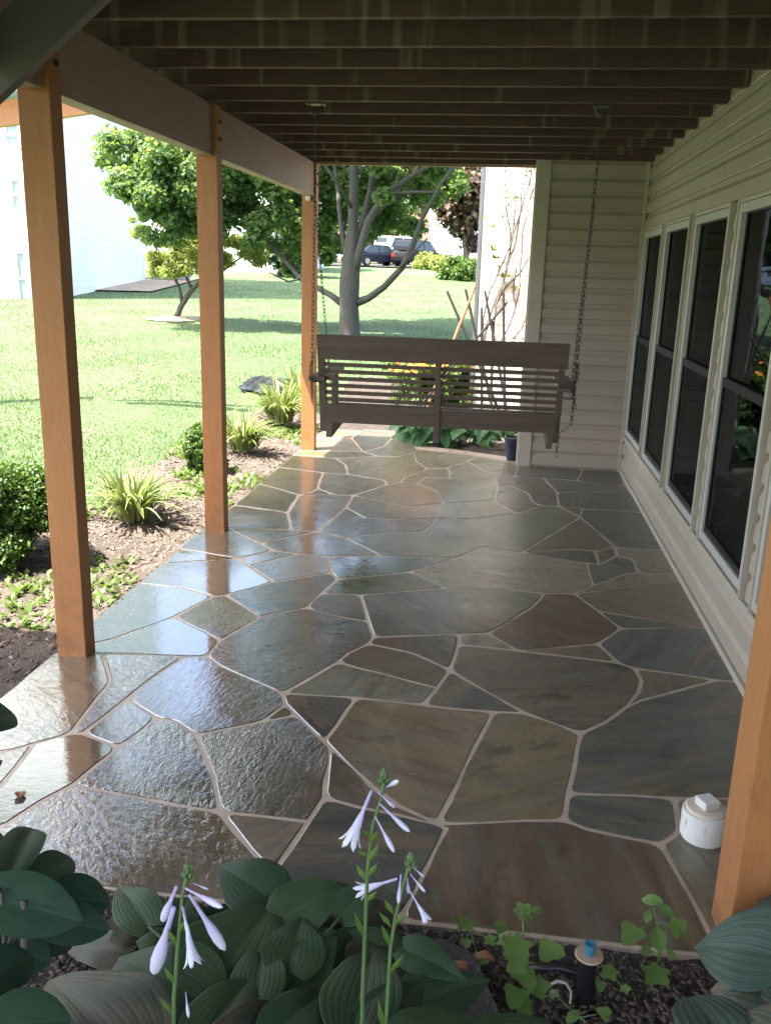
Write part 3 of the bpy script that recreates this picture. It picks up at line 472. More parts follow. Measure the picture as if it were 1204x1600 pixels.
for i, (a, b) in enumerate(ops):                  # J channels framing each opening
    for yy, s in ((a, -1), (b, 1)):
        lo, hi = (yy - .015, yy - .001) if s < 0 else (yy + .001, yy + .015)
        MB().box(WX - .026, WX + .0135, lo, hi, zA - .024, zB + .020, .003).build('window_channel', M['trim'], house)
    MB().box(WX - .020, WX + .0135, a, b, zB + .001, zB + .019, .003).build('window_channel', M['trim'], house)
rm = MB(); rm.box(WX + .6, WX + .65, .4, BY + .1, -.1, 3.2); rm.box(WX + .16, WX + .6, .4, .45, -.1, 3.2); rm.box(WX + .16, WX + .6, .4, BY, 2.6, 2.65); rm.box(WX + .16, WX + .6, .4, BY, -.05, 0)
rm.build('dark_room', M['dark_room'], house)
# ------------------------------------------------------------------ porch swing seen from behind
SW = thing('porch_swing', 'dark brown slatted wooden porch swing hung on chains under the deck', 'porch swing', (-.37, 5.3, .6))
BX0, BX1 = -1.095, .365
def back_pt(z, d=0):                               # the back leans away at the bottom, towards us at the top
    return 5.33 - (z - .70) * .24 + d
def slab(name, x0, x1, z0, z1, th, off=0, mat='swing'):
    ya, yb = back_pt(z0), back_pt(z1)
    vs = []
    for x in (x0, x1):
        vs += [(x, ya + off, z0), (x, yb + off, z1), (x, yb + off + th, z1), (x, ya + off + th, z0)]
    mb = MB().add(vs, [(0, 1, 2, 3), (7, 6, 5, 4), (0, 4, 5, 1), (1, 5, 6, 2), (2, 6, 7, 3), (3, 7, 4, 0)])
    return mb.build(name, M[mat], SW)
slab('top_rail', BX0, BX1, 1.115, 1.262, .035, -.004)
slab('bottom_rail', BX0 + .03, BX1 - .035, .725, .838, .035, -.003)
for i in range(6):
    z0 = .8585 + i * .0428
    slab('slat', BX0 + .030, BX1 - .03, z0, z0 + .0235, .018, .012)
slab('stile', BX0 - .002, BX0 + .036, .665, 1.112, .06, .004, 'swing_v')
slab('stile', BX1 - .05, BX1 - .014, .665, 1.112, .06, .004, 'swing_v')
slab('stile', -.395, -.362, .65, 1.113, .06, -.012, 'swing_v')
for i in range(8):
    y0 = 5.36 + i * .062; zz = .745 + .012 * math.cos(i * .8)
    MB().box(BX0 + .01, BX1 - .01, y0, y0 + .05, zz, zz + .02, .003).build('seat_slat', M['swing'], SW)
for x in (BX0 + .036, -.40, BX1 - .085):
    MB().add([(x, 5.33, .742), (x, 5.86, .742), (x, 5.86, .67), (x, 5.33, .63), (x + .036, 5.33, .742), (x + .036, 5.86, .742), (x + .036, 5.86, .67), (x + .036, 5.33, .63)],
             [(3, 2, 1, 0), (4, 5, 6, 7), (0, 1, 5, 4), (1, 2, 6, 5), (2, 3, 7, 6), (3, 0, 4, 7)]).build('seat_support', M['swing_d'], SW)
MB().box(BX0 + .01, BX1 - .01, 5.865, 5.90, .665, .75, .003).build('front_rail', M['swing'], SW)
for x in (BX0 + .02, -.378, BX1 - .03):
    for z in (1.15, 1.225, .755, .81):
        y_ = back_pt(z) - (.008 if z > 1 or x == -.378 else .006)
        MB().tube([(x, y_, z), (x, y_ + .012, z)], .0055, 8).build('screw', M['iron'], SW)
for x in (BX0 - .055, BX1 - .045):
    MB().box(x, x + .10, 5.22, 5.88, .985, 1.01, .004).build('armrest', M['swing_d'], SW)
    MB().box(x + .03, x + .068, 5.80, 5.86, .76, .982, .003).build('arm_post', M['swing_v'], SW)
def chain(pts, link_len=.032, name='chain', w_=.0085, r=.0023):
    mb = MB(); pts = [Vector(p) for p in pts]; k = 0
    for a, b in zip(pts, pts[1:]):
        d = b - a; n = max(1, int(d.length / (link_len * .76))); e = d.normalized(); s1 = e.cross(Vector((.3, 1, .1))).normalized(); s2 = e.cross(s1)
        for i in range(n):
            c = a + d * ((i + .5) / n); s = s1 if k % 2 else s2; k += 1; H = link_len / 2 - w_
            ring = []
            for t in range(10):
                an = 2 * math.pi * t / 10; ring.append(c + s * (w_ * math.cos(an)) + e * (w_ * math.sin(an) + (H if math.sin(an) > 0 else -H)))
            q = e.cross(s)
            vs = []; N = 10
            for t, p in enumerate(ring):
                o_ = (p - c).normalized(); vs += [p + o_ * r, p + q * r, p - o_ * r, p - q * r]
            fs = [(t * 4 + j, t * 4 + (j + 1) % 4, ((t + 1) % N) * 4 + (j + 1) % 4, ((t + 1) % N) * 4 + j) for t in range(N) for j in range(4)]
            mb.add(vs, fs)
    return mb.build(name, M['iron'], SW)
HXL, HXR, HY = -1.112, .432, 5.20
for hx, sx in ((HXL, -1), (HXR, 1)):
    MB().box(hx - .05, hx + .05, HY - .03, HY + .05, JZ - .008, JZ - .003).build('hook_plate', M['iron'], SW)
    mb = MB().tube([(hx + .035, HY, JZ - .01), (hx + .03, HY, JZ - .04), (hx, HY, JZ - .065), (hx - .03, HY, JZ - .04), (hx - .035, HY, JZ - .01)], .006, 6); mb.build('hook', M['iron'], SW)
    ax = BX0 - .03 if sx < 0 else BX1 + .045
    top = (hx, HY, JZ - .07); split = (hx + (ax - hx) * .25, HY + .01, 2.02)
    chain([top, split, (ax, 5.21, 1.03), (ax, 5.22, .86 if sx < 0 else .80)])
    chain([split, (ax + (.01 if sx < 0 else .02), 5.74, .90)])
    chain([(ax + .012, 5.20, 1.15), (ax - .008, 5.195, 1.05), (ax + .006, 5.20, .92)]) 
    if sx > 0:
        chain([(ax - .012, 5.19, 1.16), (ax + .014, 5.185, 1.10), (ax - .01, 5.20, 1.0), (ax + .012, 5.20, .9)])
        chain([(ax, 5.22, .80), (BX1 - .02, 5.26, .74), (BX1 - .025, 5.26, .60)])
    MB().tube([(ax, 5.215, .985 if sx < 0 else .95), (BX0 + .02 if sx < 0 else BX1 - .02, 5.26, .98 if sx < 0 else .945)], .007, 6).build('eye_bolt', M['iron'], SW)
# ------------------------------------------------------------------ foliage tools
def leaf_cloud(centres, rads, n, size, flat=.75, up=.55, droop=0., aspect=.62, seed=1, shell=.55):
    """n folded leaves spread through blobs; returns vertices and quads"""
    r = np.random.RandomState(seed); centres = np.asarray(centres, float); rads = np.asarray(rads, float)
    wgt = rads ** 2; wgt = wgt / wgt.sum(); idx = r.choice(len(centres), n, p=wgt)
    d = r.normal(size=(n, 3)); d /= np.linalg.norm(d, axis=1)[:, None]
    rr = shell + (1 - shell) * r.rand(n); rr *= (.72 + .28 * r.rand(n))
    P = centres[idx] + d * (rads[idx] * rr)[:, None] * np.array([1, 1, flat])
    nrm = d * .7 + r.normal(size=(n, 3)) * .55 + np.array([0, 0, up]); nrm /= np.linalg.norm(nrm, axis=1)[:, None]
    t = r.normal(size=(n, 3)) + np.array([0, 0, -droop]); t -= nrm * (t * nrm).sum(1)[:, None]; t /= np.linalg.norm(t, axis=1)[:, None]
    b = np.cross(nrm, t); s = size * (.6 + .8 * r.rand(n)); s = s[:, None]
    fold = nrm * s * .14
    V = np.empty((n, 6, 3)); V[:, 0] = P - t * s * .5; V[:, 1] = P + b * s * aspect * .5 - t * s * .05 + fold; V[:, 2] = P + b * s * aspect * .28 + t * s * .3 + fold * .5
    V[:, 3] = P + t * s * .55 - fold * .4; V[:, 4] = P - b * s * aspect * .28 + t * s * .3 + fold * .5; V[:, 5] = P - b * s * aspect * .5 - t * s * .05 + fold
    Fq = np.array([[0, 1, 2, 3], [0, 3, 4, 5]]); Fa = (np.arange(n)[:, None, None] * 6 + Fq[None]).reshape(-1, 4)
    return V.reshape(-1, 3), Fa
def cloud_obj(name, parent, mat, *a, **k):
    V, Fa = leaf_cloud(*a, **k); o = bpy.data.objects.new(name, np_mesh(name, V, Fa, mat)); C.objects.link(o); return place(o, parent)
M['bark'] = wood('bark', (.062, .056, .048), .85, (5, 5, 1.2), .4, bump=.9)
M['dark_bark'] = wood('dark_bark', (.10, .08, .065), .85, (5, 5, 1.2), .35, bump=.9)
M['maple'] = leaf_mat('maple_leaves', [(.065, .135, .058), (.09, .18, .065), (.125, .215, .07), (.20, .27, .09)], .55, .6)
M['yellow_leaf'] = leaf_mat('yellow_green_leaves', [(.17, .235, .06), (.24, .30, .08), (.32, .35, .12)], .5, .5)
M['boxwood'] = leaf_mat('boxwood_leaves', [(.03, .075, .016), (.055, .12, .02), (.12, .19, .03)], .4, .35)
M['dark_leaf'] = leaf_mat('dark_evergreen_leaves', [(.012, .03, .014), (.02, .045, .018), (.03, .06, .02)], .5, .2)
M['purple_leaf'] = leaf_mat('plum_leaves', [(.06, .035, .03), (.09, .05, .035), (.13, .09, .05)], .5, .3)
M['strap'] = leaf_mat('strap_leaves', [(.10, .15, .03), (.20, .24, .07), (.36, .36, .18), (.13, .20, .04)], .45, .3)
M['weed'] = leaf_mat('weed_leaves', [(.07, .13, .02), (.10, .17, .03), (.13, .2, .05)], .5, .3)
# big maple behind the swing
TY = 16.2
maple = thing('maple_tree', 'large spreading maple with forked trunk on the lawn behind the swing', 'tree', at(546, 527, y=TY))
base = at(546, 532, y=TY); base.z = gz(base.x, base.y) - .05
def T(u, v, dy=0): return at(u, v, y=TY + dy)
tr = MB()
tr.tube([base + Vector((0, 0, -.1)), base + Vector((0, 0, .12)), T(545, 480), T(546, 440), T(549, 400), T(551, 350), T(553, 290), T(552, 230), T(556, 120), T(560, 0)], [0.250, 0.195, 0.176, 0.183, 0.156, 0.094, 0.082, 0.070, 0.055, 0.039], 14)
tr.tube([T(552, 430), T(560, 400, -.1), T(575, 345, -.2), T(600, 305, -.3), T(650, 270, -.5), T(720, 235, -.8)], [0.094, 0.078, 0.066, 0.055, 0.043, 0.031], 10)
tr.tube([T(548, 420), T(562, 370, .2), T(578, 300, .5), T(590, 220, .8), T(600, 100, 1)], [0.094, 0.066, 0.058, 0.047, 0.031], 10)
trunk = tr.build('trunk', M['bark'], maple, True)
def limb(pts, rad): MB().tube(pts, rad, 9).build('limb', M['bark'], maple, True)
limb([T(556, 473), T(575, 466, -.1), T(600, 448, -.3), T(628, 418, -.5), T(645, 380, -.6), T(660, 340, -.7), T(690, 285, -.9), T(730, 235, -1.1)], [0.078, 0.066, 0.058, 0.055, 0.047, 0.039, 0.031, 0.023])
limb([T(535, 475), T(518, 462, .1), T(500, 452, .2), T(470, 436, .4), T(440, 402, .6), T(415, 372, .8), T(380, 335, 1), T(340, 290, 1.2)], [0.066, 0.055, 0.051, 0.047, 0.039, 0.035, 0.031, 0.023])
for pts, rd in (([(556, 380, 0), (585, 330, .4), (640, 300, .8), (700, 290, 1.)], .05), ([(552, 330, 0), (530, 290, -.4), (505, 255, -.8)], .045), ([(600, 305, -.3), (640, 300, -.6), (690, 300, -.9)], .04), ([(620, 425, -.4), (640, 400, -.9), (668, 372, -1.2)], .03), ([(470, 436, .4), (450, 440, .2), (420, 425, 0)], .03), ([(415, 372, .8), (390, 372, .6), (360, 350, .4)], .03), ([(560, 270, 0), (600, 240, .6), (640, 200, 1.)], .05)):
    limb_pts = [T(*q) for q in pts]; MB().tube(limb_pts, [rd * .75 * (1 - .6 * i / len(pts)) for i in range(len(pts))], 8).build('limb', M['bark'], maple, True)
limb([T(541, 398), T(532, 350, .3), T(528, 300, .6), T(520, 240, .9)], [0.062, 0.047, 0.039, 0.023])
limb([T(575, 345), T(620, 300, .6), T(665, 262, 1.), T(740, 225, 1.3)], [0.055, 0.039, 0.031, 0.023])
cc, rr_ = [], []
r_ = random.Random(5)
for (u, v, dy, rad) in [(225, 245, .5, .55), (212, 300, .3, .4), (238, 265, .1, .55), (268, 335, .4, .5), (300, 350, .6, .45), (228, 345, .2, .35), (262, 300, .8, .5), (290, 262, 0, .55), (300, 330, -.2, .4), (370, 330, .5, .4), (395, 300, .2, .5), (425, 350, .6, .4), (450, 310, .8, .5), (262, 275, .2, .7), (250, 325, 0, .5), (285, 235, .6, .7), (300, 300, .8, .6), (275, 370, .2, .32), (380, 290, .6, .6), (420, 320, .8, .6), (455, 355, 1.2, .5), (440, 285, 1.4, .7), (400, 250, 1.2, .8), (360, 225, 1, .8), (340, 280, 1.3, .6),
                        (515, 285, 1.6, .5), (530, 320, 2., .55), (505, 340, 2.2, .4), (590, 285, 1.8, .6), (620, 300, 1.5, .6), (640, 335, 1.4, .42), (600, 345, 1.8, .45), (660, 285, .8, .6), (690, 300, .5, .45), (715, 262, .2, .5), (575, 360, 2.2, .35), (520, 375, 2.4, .4), (500, 300, 1.5, .5), (556, 262, 1.5, .6), (660, 250, 0, .5), (600, 250, -.4, .55), (235, 290, -.3, .45), (480, 390, 2.2, .35), (465, 330, 1.8, .45)]:
    p = T(u, v, dy)
    for _ in range(4):
        cc.append(p + Vector((r_.gauss(0, rad * .6), r_.gauss(0, rad * .7), r_.gauss(0, rad * .5)))); rr_.append(rad * r_.uniform(.3, .95))
cloud_obj('crown', maple, M['maple'], cc, rr_, 66000, .085, seed=3, up=.45, aspect=.85, shell=.2)
cc, rr_ = [], []
for k in range(120):                                 # the crown above the frame, which shades the lawn
    a = r_.uniform(0, 6.28); q = r_.uniform(.2, 1) ** .6 * 3.3; cc.append(Vector((base.x + .9 + q * math.cos(a), base.y + .3 + q * math.sin(a) * 1.1, base.z + 4.5 + 3.2 * (1 - (q / 3.9) ** 2) * r_.uniform(.3, 1)))); rr_.append(r_.uniform(.5, 1.0))
cloud_obj('upper_crown', maple, M['maple'], cc, rr_, 24000, .22, seed=4, up=.4, aspect=.9, shell=.3)
# small yellow-green tree
ST = at(272, 500, ground=1); ST.z = gz(ST.x, ST.y)
small = thing('ornamental_tree', 'small yellow green leaning ornamental tree in a ring of pale mulch', 'tree', ST)
def T2(u, v, dy=0): return at(u, v, y=ST.y + dy)
mb = MB(); mb.tube([ST + Vector((0, 0, -.1)), T2(282, 480), T2(296, 458), T2(312, 440), T2(330, 415)], [.075, .06, .055, .045, .03], 9)
mb.tube([T2(285, 474), T2(281, 452), T2(272, 432), T2(262, 405)], [.045, .035, .03, .02], 8); mb.tube([T2(300, 452), T2(290, 430), T2(300, 400), T2(310, 370)], [.04, .03, .025, .015], 8); mb.tube([T2(312, 440), T2(345, 425), T2(380, 400)], [.04, .03, .015], 8)
mb.build('trunk', M['dark_bark'], small, True)
cc, rr_ = [], []
for (u, v, rad) in [(225, 365, .2), (245, 400, .3), (255, 425, .3), (285, 420, .32), (285, 385, .35), (310, 400, .4), (250, 375, .2), (300, 360, .28), (330, 375, .4), (370, 375, .3), (385, 395, .3), (360, 405, .3), (335, 410, .3), (400, 385, .2), (215, 358, .13), (400, 405, .2), (275, 350, .18)]:
    for _ in range(3): cc.append(T2(u, v, r_.uniform(-.5, .5)) + Vector((r_.gauss(0, .1), 0, r_.gauss(0, .08)))); rr_.append(rad * r_.uniform(.8, 1.3))
cloud_obj('crown', small, M['yellow_leaf'], cc, rr_, 20000, .07, seed=9, up=.6, aspect=.5, shell=.2, flat=.6)
ring = MB()
for k in range(24): 
    a = 2 * math.pi * k / 24; q = .55 + .06 * math.sin(k * 2.3); x, y = ST.x + q * math.cos(a), ST.y + q * math.sin(a); ring.v.append((x, y, gz(x, y) + .02))
ring.v.append((ST.x, ST.y, ST.z + .09)); ring.f = [(k, (k + 1) % 24, 24) for k in range(24)]
tag(ring.build('mulch_ring', M['tan_mulch'], None, True), 'low round mound of pale mulch at the foot of the small tree', 'mulch')
# trees farther off
def far_tree(name, label, u, v, Y, rad, blobs, mat, trunk_r, n, size, seed):
    b = at(u, v, y=Y); b.z = gz(b.x, b.y); t = thing(name, label, 'tree', b)
    top = at(*blobs[0][:2], y=Y); MB().tube([b + Vector((0, 0, -.1)), b * .5 + Vector((top.x, top.y, (b.z + top.z) / 2)) * .5, top], [trunk_r, trunk_r * .8, trunk_r * .4], 9).build('trunk', M['dark_bark'], t, True)
    cc = []; rr = []; q = random.Random(seed)
    for (uu, vv, rd) in blobs:
        for _ in range(4): cc.append(at(uu, vv, y=Y + q.uniform(-1, 1)) + Vector((q.gauss(0, rd * .4), 0, q.gauss(0, rd * .35)))); rr.append(rd * q.uniform(.45, .8))
    cloud_obj('crown', t, mat, cc, rr, n, size, seed=seed, shell=.25, aspect=.8); return t
far_tree('dark_tree', 'dark green tree with black trunk between house and maple', 437, 425, 42, 1, [(445, 380, 1.4), (460, 395, 1.2), (450, 360, 1.3), (470, 375, 1.2)], M['dark_leaf'], .22, 4000, .3, 21)
far_tree('plum_tree', 'purple brown leaved tree beside the white vine wall', 735, 420, 46, 1, [(725, 310, 1.6), (735, 340, 1.4), (742, 290, 1.6), (712, 330, 1.2), (735, 365, 1.1), (705, 290, 1.2)], M['purple_leaf'], .2, 5000, .26, 22)
far_tree('street_tree', 'bright green round tree behind the parked cars', 520, 416, 70, 1, [(525, 345, 2.6), (510, 300, 2.6), (560, 310, 2.8), (590, 340, 2.4), (480, 330, 2.6), (640, 310, 2.4), (610, 290, 2.6), (560, 365, 1.8)], M['maple'], .3, 7000, .42, 23)
# shrubs by the far road
def shrub(name, label, c, rx, rz, mat, n, size, seed, group=None, cat='shrub', boxy=False):
    c = Vector(c); t = thing(name, label, cat, c, group); q = random.Random(seed); cc = []; rr = []
    for _ in range(44):
        a = q.uniform(0, 6.28); el = q.uniform(-.35, 1); k = q.uniform(.35, .74) * math.sqrt(max(.12, 1 - (max(el, 0) * .93) ** 2))
        cc.append(c + Vector((rx * k * math.cos(a), rx * k * math.sin(a), rz * (.28 + .5 * el)))); rr.append(rx * q.uniform(.28, .42))
    cloud_obj('foliage', t, mat, cc, rr, n, size, seed=seed, shell=.45, up=.3, aspect=.6)
    mb = MB()
    for k in range(6):
        a = k * 1.05; mb.tube([c + Vector((.03 * math.cos(a), .03 * math.sin(a), -.04)), c + Vector((rx * .4 * math.cos(a), rx * .4 * math.sin(a), rz * .55))], [.012 * max(1, rx * 2), .005 * max(1, rx * 2)], 5)
    mb.build('stem', M['dark_bark'], t); return t
for i, (u, v, Y, rx, rz, mat, lab) in enumerate([(712, 421, 44, 1.0, 1.3, 'boxwood', 'rounded green shrub at the far edge of the lawn, left one'), (735, 422, 43, .9, 1.1, 'boxwood', 'rounded green shrub at the far edge of the lawn beside the vine wall'), (668, 416, 60, 1.1, 1.2, 'yellow_leaf', 'yellow green shrub in front of the brick house'), (688, 415, 58, .9, 1.0, 'yellow_leaf', 'low yellow green shrub right of the brick strip'), (490, 418, 62, 1.1, 1.2, 'dark_leaf', 'dark shrub near the silver parked car')]):
    p = at(u, v, y=Y); p.z = gz(p.x, p.y); shrub('far_shrub', lab, p, rx, rz, M[mat], 2500, .16, 40 + i)
# shrubs and grasses in the bed along the patio
p = at(34, 900, z=.0); shrub('boxwood_shrub', 'large rounded green boxwood at the left picture edge by the front post', (p.x - .20, p.y + .22, .0), .44, .66, M['boxwood'], 46000, .026, 51)
p = at(318, 742, z=.02); shrub('boxwood_shrub', 'small dark green boxwood behind the middle post', (p.x - .06, p.y + .2, .03), .215, .42, M['boxwood'], 14000, .026, 52)
p = at(705, 545, y=9.9); shrub('leafy_shrub', 'leafy green shrub beside the stakes at the vine wall', (p.x, 9.9, .12), .36, .98, M['boxwood'], 3500, .06, 53)
def strap_clump(name, label, c, n, L, seed, mat, width=.012, cat='plant', spread=1.0):
    r = np.random.RandomState(seed); c = Vector(c); V = []; Fq = []
    for i in range(n):
        a = r.uniform(0, 2 * math.pi); d = Vector((math.cos(a), math.sin(a), 0)); s = Vector((-d.y, d.x, 0)); l = L * r.uniform(.6, 1.15); lean = r.uniform(.15, 1.25) * spread; b0 = c + d * r.uniform(0, .13) * spread + s * r.uniform(-.06, .06); N = 6; k0 = len(V)
        for j in range(N + 1):
            t = j / N; out = lean * l * (t ** 1.6) * 1.0; up = l * (t - .55 * lean * t ** 2.6 * 1.1); w_ = width * (1 - t ** 2.2) * (.6 + .6 * min(1, t * 5)) + .0008
            p = b0 + d * out + Vector((0, 0, up)); V.append(p - s * w_); V.append(p + s * w_)
        for j in range(N): Fq.append((k0 + 2 * j, k0 + 2 * j + 1, k0 + 2 * j + 3, k0 + 2 * j + 2))
    t = thing(name, label, cat, c); o = bpy.data.objects.new('foliage', np_mesh('foliage', V, Fq, mat, True)); C.objects.link(o); place(o, t); return t
p = at(195, 815, z=.02); strap_clump('strap_leaf_plant', 'pale striped strap leaf clump between front and middle posts', (p.x, p.y + .1, .02), 170, .40, 61, M['strap'], .011)
p = at(380, 708, z=.03); strap_clump('strap_leaf_plant', 'green strap leaf clump just right of the middle post', (p.x - .05, p.y + .15, .04), 140, .42, 62, M['strap'], .011)
p = at(432, 665, z=.05); strap_clump('strap_leaf_plant', 'pale strap leaf clump in front of the black sheet on the lawn', (p.x, p.y + .2, .06), 190, .5, 63, M['strap'], .012)
p = at(462, 650, z=.05); strap_clump('strap_leaf_plant', 'strap leaf clump growing beside the farthest orange post', (p.x - .06, p.y + .5, .08), 150, .52, 64, M['strap'], .012)
# weeds on the bed (uncountable)
V = []; Fq = []; r = np.random.RandomState(8)
for i in range(3400):
    y = r.uniform(3.4, 9.2); x = r.uniform(bed_edge(y), -1.86)
    if math.sin(x * 4.1 + 1) * math.sin(y * 2.7) + .5 * math.sin(x * 11) * math.sin(y * 7.3) < .3: continue
    for k in range(r.randint(2, 5)):
        a = r.uniform(0, 6.28); d = np.array([math.cos(a), math.sin(a), 0]); s = np.array([-d[1], d[0], 0]); l = r.uniform(.025, .075); b0 = np.array([x, y, gz(x, y) + .012]); tip = b0 + d * l * .8 + np.array([0, 0, l * r.uniform(.3, .9)]); mid = (b0 + tip) / 2 + np.array([0, 0, l * .15]); n0 = len(V)
        V += [b0, mid - s * l * .18, tip, mid + s * l * .18]; Fq.append((n0, n0 + 1, n0 + 2, n0 + 3))
o = link(bpy.data.objects.new('weeds', np_mesh('weeds', V, Fq, M['weed']))); tag(o, 'low green weeds scattered over the bed soil', 'weeds', kind='stuff')
# clods and bark chips on the bed
def chips(name, label, n, xf, size, mat, seed):
    r = np.random.RandomState(seed); V = []; Fq = []
    for i in range(n):
        x, y, z = xf(r); l = size * r.uniform(.4, 1.3); w_ = l * r.uniform(.25, .6); h_ = l * r.uniform(.06, .22); a = r.uniform(0, 6.28); ca, sa = math.cos(a), math.sin(a); tl = r.uniform(-.4, .4); n0 = len(V)
        for sx, sy, sz in ((-1, -1, 0), (1, -.8, 0), (1, 1, 0), (-.9, 1, 0), (-.7, -.7, 1), (.8, -.6, 1), (.7, .8, 1), (-.8, .6, 1)):
            px_, py_ = sx * l / 2, sy * w_ / 2; V.append((x + ca * px_ - sa * py_, y + sa * px_ + ca * py_, z + sz * h_ + tl * px_))
        Fq += [(n0 + 4, n0 + 5, n0 + 6, n0 + 7), (n0, n0 + 1, n0 + 5, n0 + 4), (n0 + 1, n0 + 2, n0 + 6, n0 + 5), (n0 + 2, n0 + 3, n0 + 7, n0 + 6), (n0 + 3, n0, n0 + 4, n0 + 7)]
    return tag(link(bpy.data.objects.new(name, np_mesh(name, V, Fq, mat))), label, 'mulch', kind='stuff')
def bedpt(r):
    y = r.uniform(2.6, 9.6); x = r.uniform(bed_edge(y), -1.86); return x, y, gz(x, y) + .02
def chip_mat(name, a, c):
    b = NB(name); g = b.node('NewGeometry'); b.set(color=b.ramp(g.outputs['Random Per Island'], [(0, a), (.6, c), (1, tuple(q * 1.5 for q in c))]), rough=.75); return b.m
M['chip'] = chip_mat('bark_chips', (.035, .025, .02), (.12, .088, .068)); M['dark_chip'] = chip_mat('damp_bark_chips', (.012, .009, .007), (.06, .042, .030))
chips('bark_mulch', 'brown bark mulch and clods covering the side bed', 13000, bedpt, .026, M['chip'], 5)
chips('leaf_litter', 'dark damp mulch in front of the patio edge', 16000, lambda r: (r.uniform(-1.4, 1.3), r.uniform(1.0, 1.93), .0 + r.uniform(0, .006)), .019, M['dark_chip'], 6)
# grass blades near the patio
n = 170000; r = np.random.RandomState(12)
Y = 4.2 + 44 * r.rand(n) ** 2.6; X = -1.9 - (Y * .72 + 1.2) * r.rand(n) * 1.02 + np.where(Y > 9.5, 3.2, 0) * r.rand(n)
be = -2.72 - .10 * np.sin(Y * 1.1) - np.maximum(0, 5.6 - Y) * .55 - .05 * np.sin(Y * 4.3)
keep = ((X < be - .02) | (Y > 9.85)) & ~((X > -2.02) & (Y < 11.3)) & ~(np.hypot(X - ST.x, Y - ST.y) < .5)
X, Y = X[keep], Y[keep]; n = len(X); Zg = np.array([gz(a, b) for a, b in zip(X, Y)])
hgt = (.012 + .022 * r.rand(n)) * (.8 + .5 * np.sin(X * 2.1) * np.sin(Y * 1.7)); a = r.rand(n) * 6.28; wd = .0035 + .00045 * Y
d = np.stack([np.cos(a), np.sin(a), np.zeros(n)], 1); lean = np.stack([r.normal(0, .45, n), r.normal(0, .45, n), np.ones(n)], 1)
P = np.stack([X, Y, Zg], 1); V = np.empty((n, 3, 3)); V[:, 0] = P - d * wd[:, None]; V[:, 1] = P + d * wd[:, None]; V[:, 2] = P + lean * hgt[:, None]
Fq = np.arange(n * 3).reshape(n, 3)
M['blade'] = leaf_mat('grass_blades', [(.095, .162, .058), (.112, .182, .066), (.135, .195, .082), (.16, .20, .10)], .55, .45)
tag(link(bpy.data.objects.new('grass', np_mesh('grass', V.reshape(-1, 3), Fq, M['blade']))), 'short bright green mown grass of the lawn', 'grass', kind='stuff')
# ------------------------------------------------------------------ neighbouring buildings
hc, hr = at(86, 468, ground=1), at(227, 439, ground=1)
nh = thing('white_house', 'tall white house with small windows beyond the lawn at left', 'house', (hc.x, hc.y, hc.z))
ex = (Vector((hr.x, hr.y, 0)) - Vector((hc.x, hc.y, 0))); exl = ex.length; ex.normalize(); ey = Vector((-ex.y, ex.x, 0)); HH = 16.
c0 = Vector((hc.x, hc.y, hc.z - .8))
def hp(a, b, z): return c0 + ex * a + ey * b + Vector((0, 0, z))
mb = MB(); q = [hp(0, 0, 0), hp(exl, 0, 0), hp(exl, 13, 0), hp(0, 13, 0)]; mb.add(q + [p + Vector((0, 0, HH)) for p in q], [(0, 1, 5, 4), (1, 2, 6, 5), (2, 3, 7, 6), (3, 0, 4, 7), (4, 5, 6, 7)]); mb.build('wall', M['house_white'], nh)
rf = MB(); rf.add([hp(-.4, -.4, HH), hp(exl + .4, -.4, HH), hp(exl + .4, 13.4, HH), hp(-.4, 13.4, HH), hp(-.4, 6.5, HH + 4), hp(exl + .4, 6.5, HH + 4)], [(0, 1, 5, 4), (2, 3, 4, 5), (0, 4, 3), (1, 2, 5), (3, 2, 1, 0)])
rf.build('roof', simple('roof_shingle', (.12, .12, .125), .9, .2, 20), nh)
sb_ = MB().add([(0, 0, 0), (exl - .02, 0, 0), (exl - .02, 0, .2), (0, 0, .2), (0, -.009, 0), (exl - .02, -.009, 0), (exl - .02, -.004, .2), (0, -.004, .2)], [(4, 5, 6, 7), (0, 4, 7, 3), (1, 2, 6, 5), (0, 1, 5, 4), (3, 7, 6, 2)]).mesh('siding_board', M['house_white'])
sb2 = MB().add([(-.009, 0, 0), (0, 0, 0), (0, 0, .2), (-.004, 0, .2), (-.009, 12.9, 0), (0, 12.9, 0), (0, 12.9, .2), (-.004, 12.9, .2)], [(0, 4, 7, 3), (0, 3, 2, 1), (4, 5, 6, 7), (0, 1, 5, 4)]).mesh('siding_board', M['house_white'])
ang = math.atan2(ex.y, ex.x); Rz = Matrix.Rotation(ang, 4, 'Z')
for k in range(44):
    for mm in (sb_, sb2):
        o = link(bpy.data.objects.new('siding_board', mm)); place(o, nh); o.matrix_basis = Matrix.Translation(c0 + Vector((0, 0, .85 + k * .201))) @ Rz
M['pale_glass'] = simple('pale_window_glass', (.30, .36, .40), .12, .1, 2, 0, spec=.6)
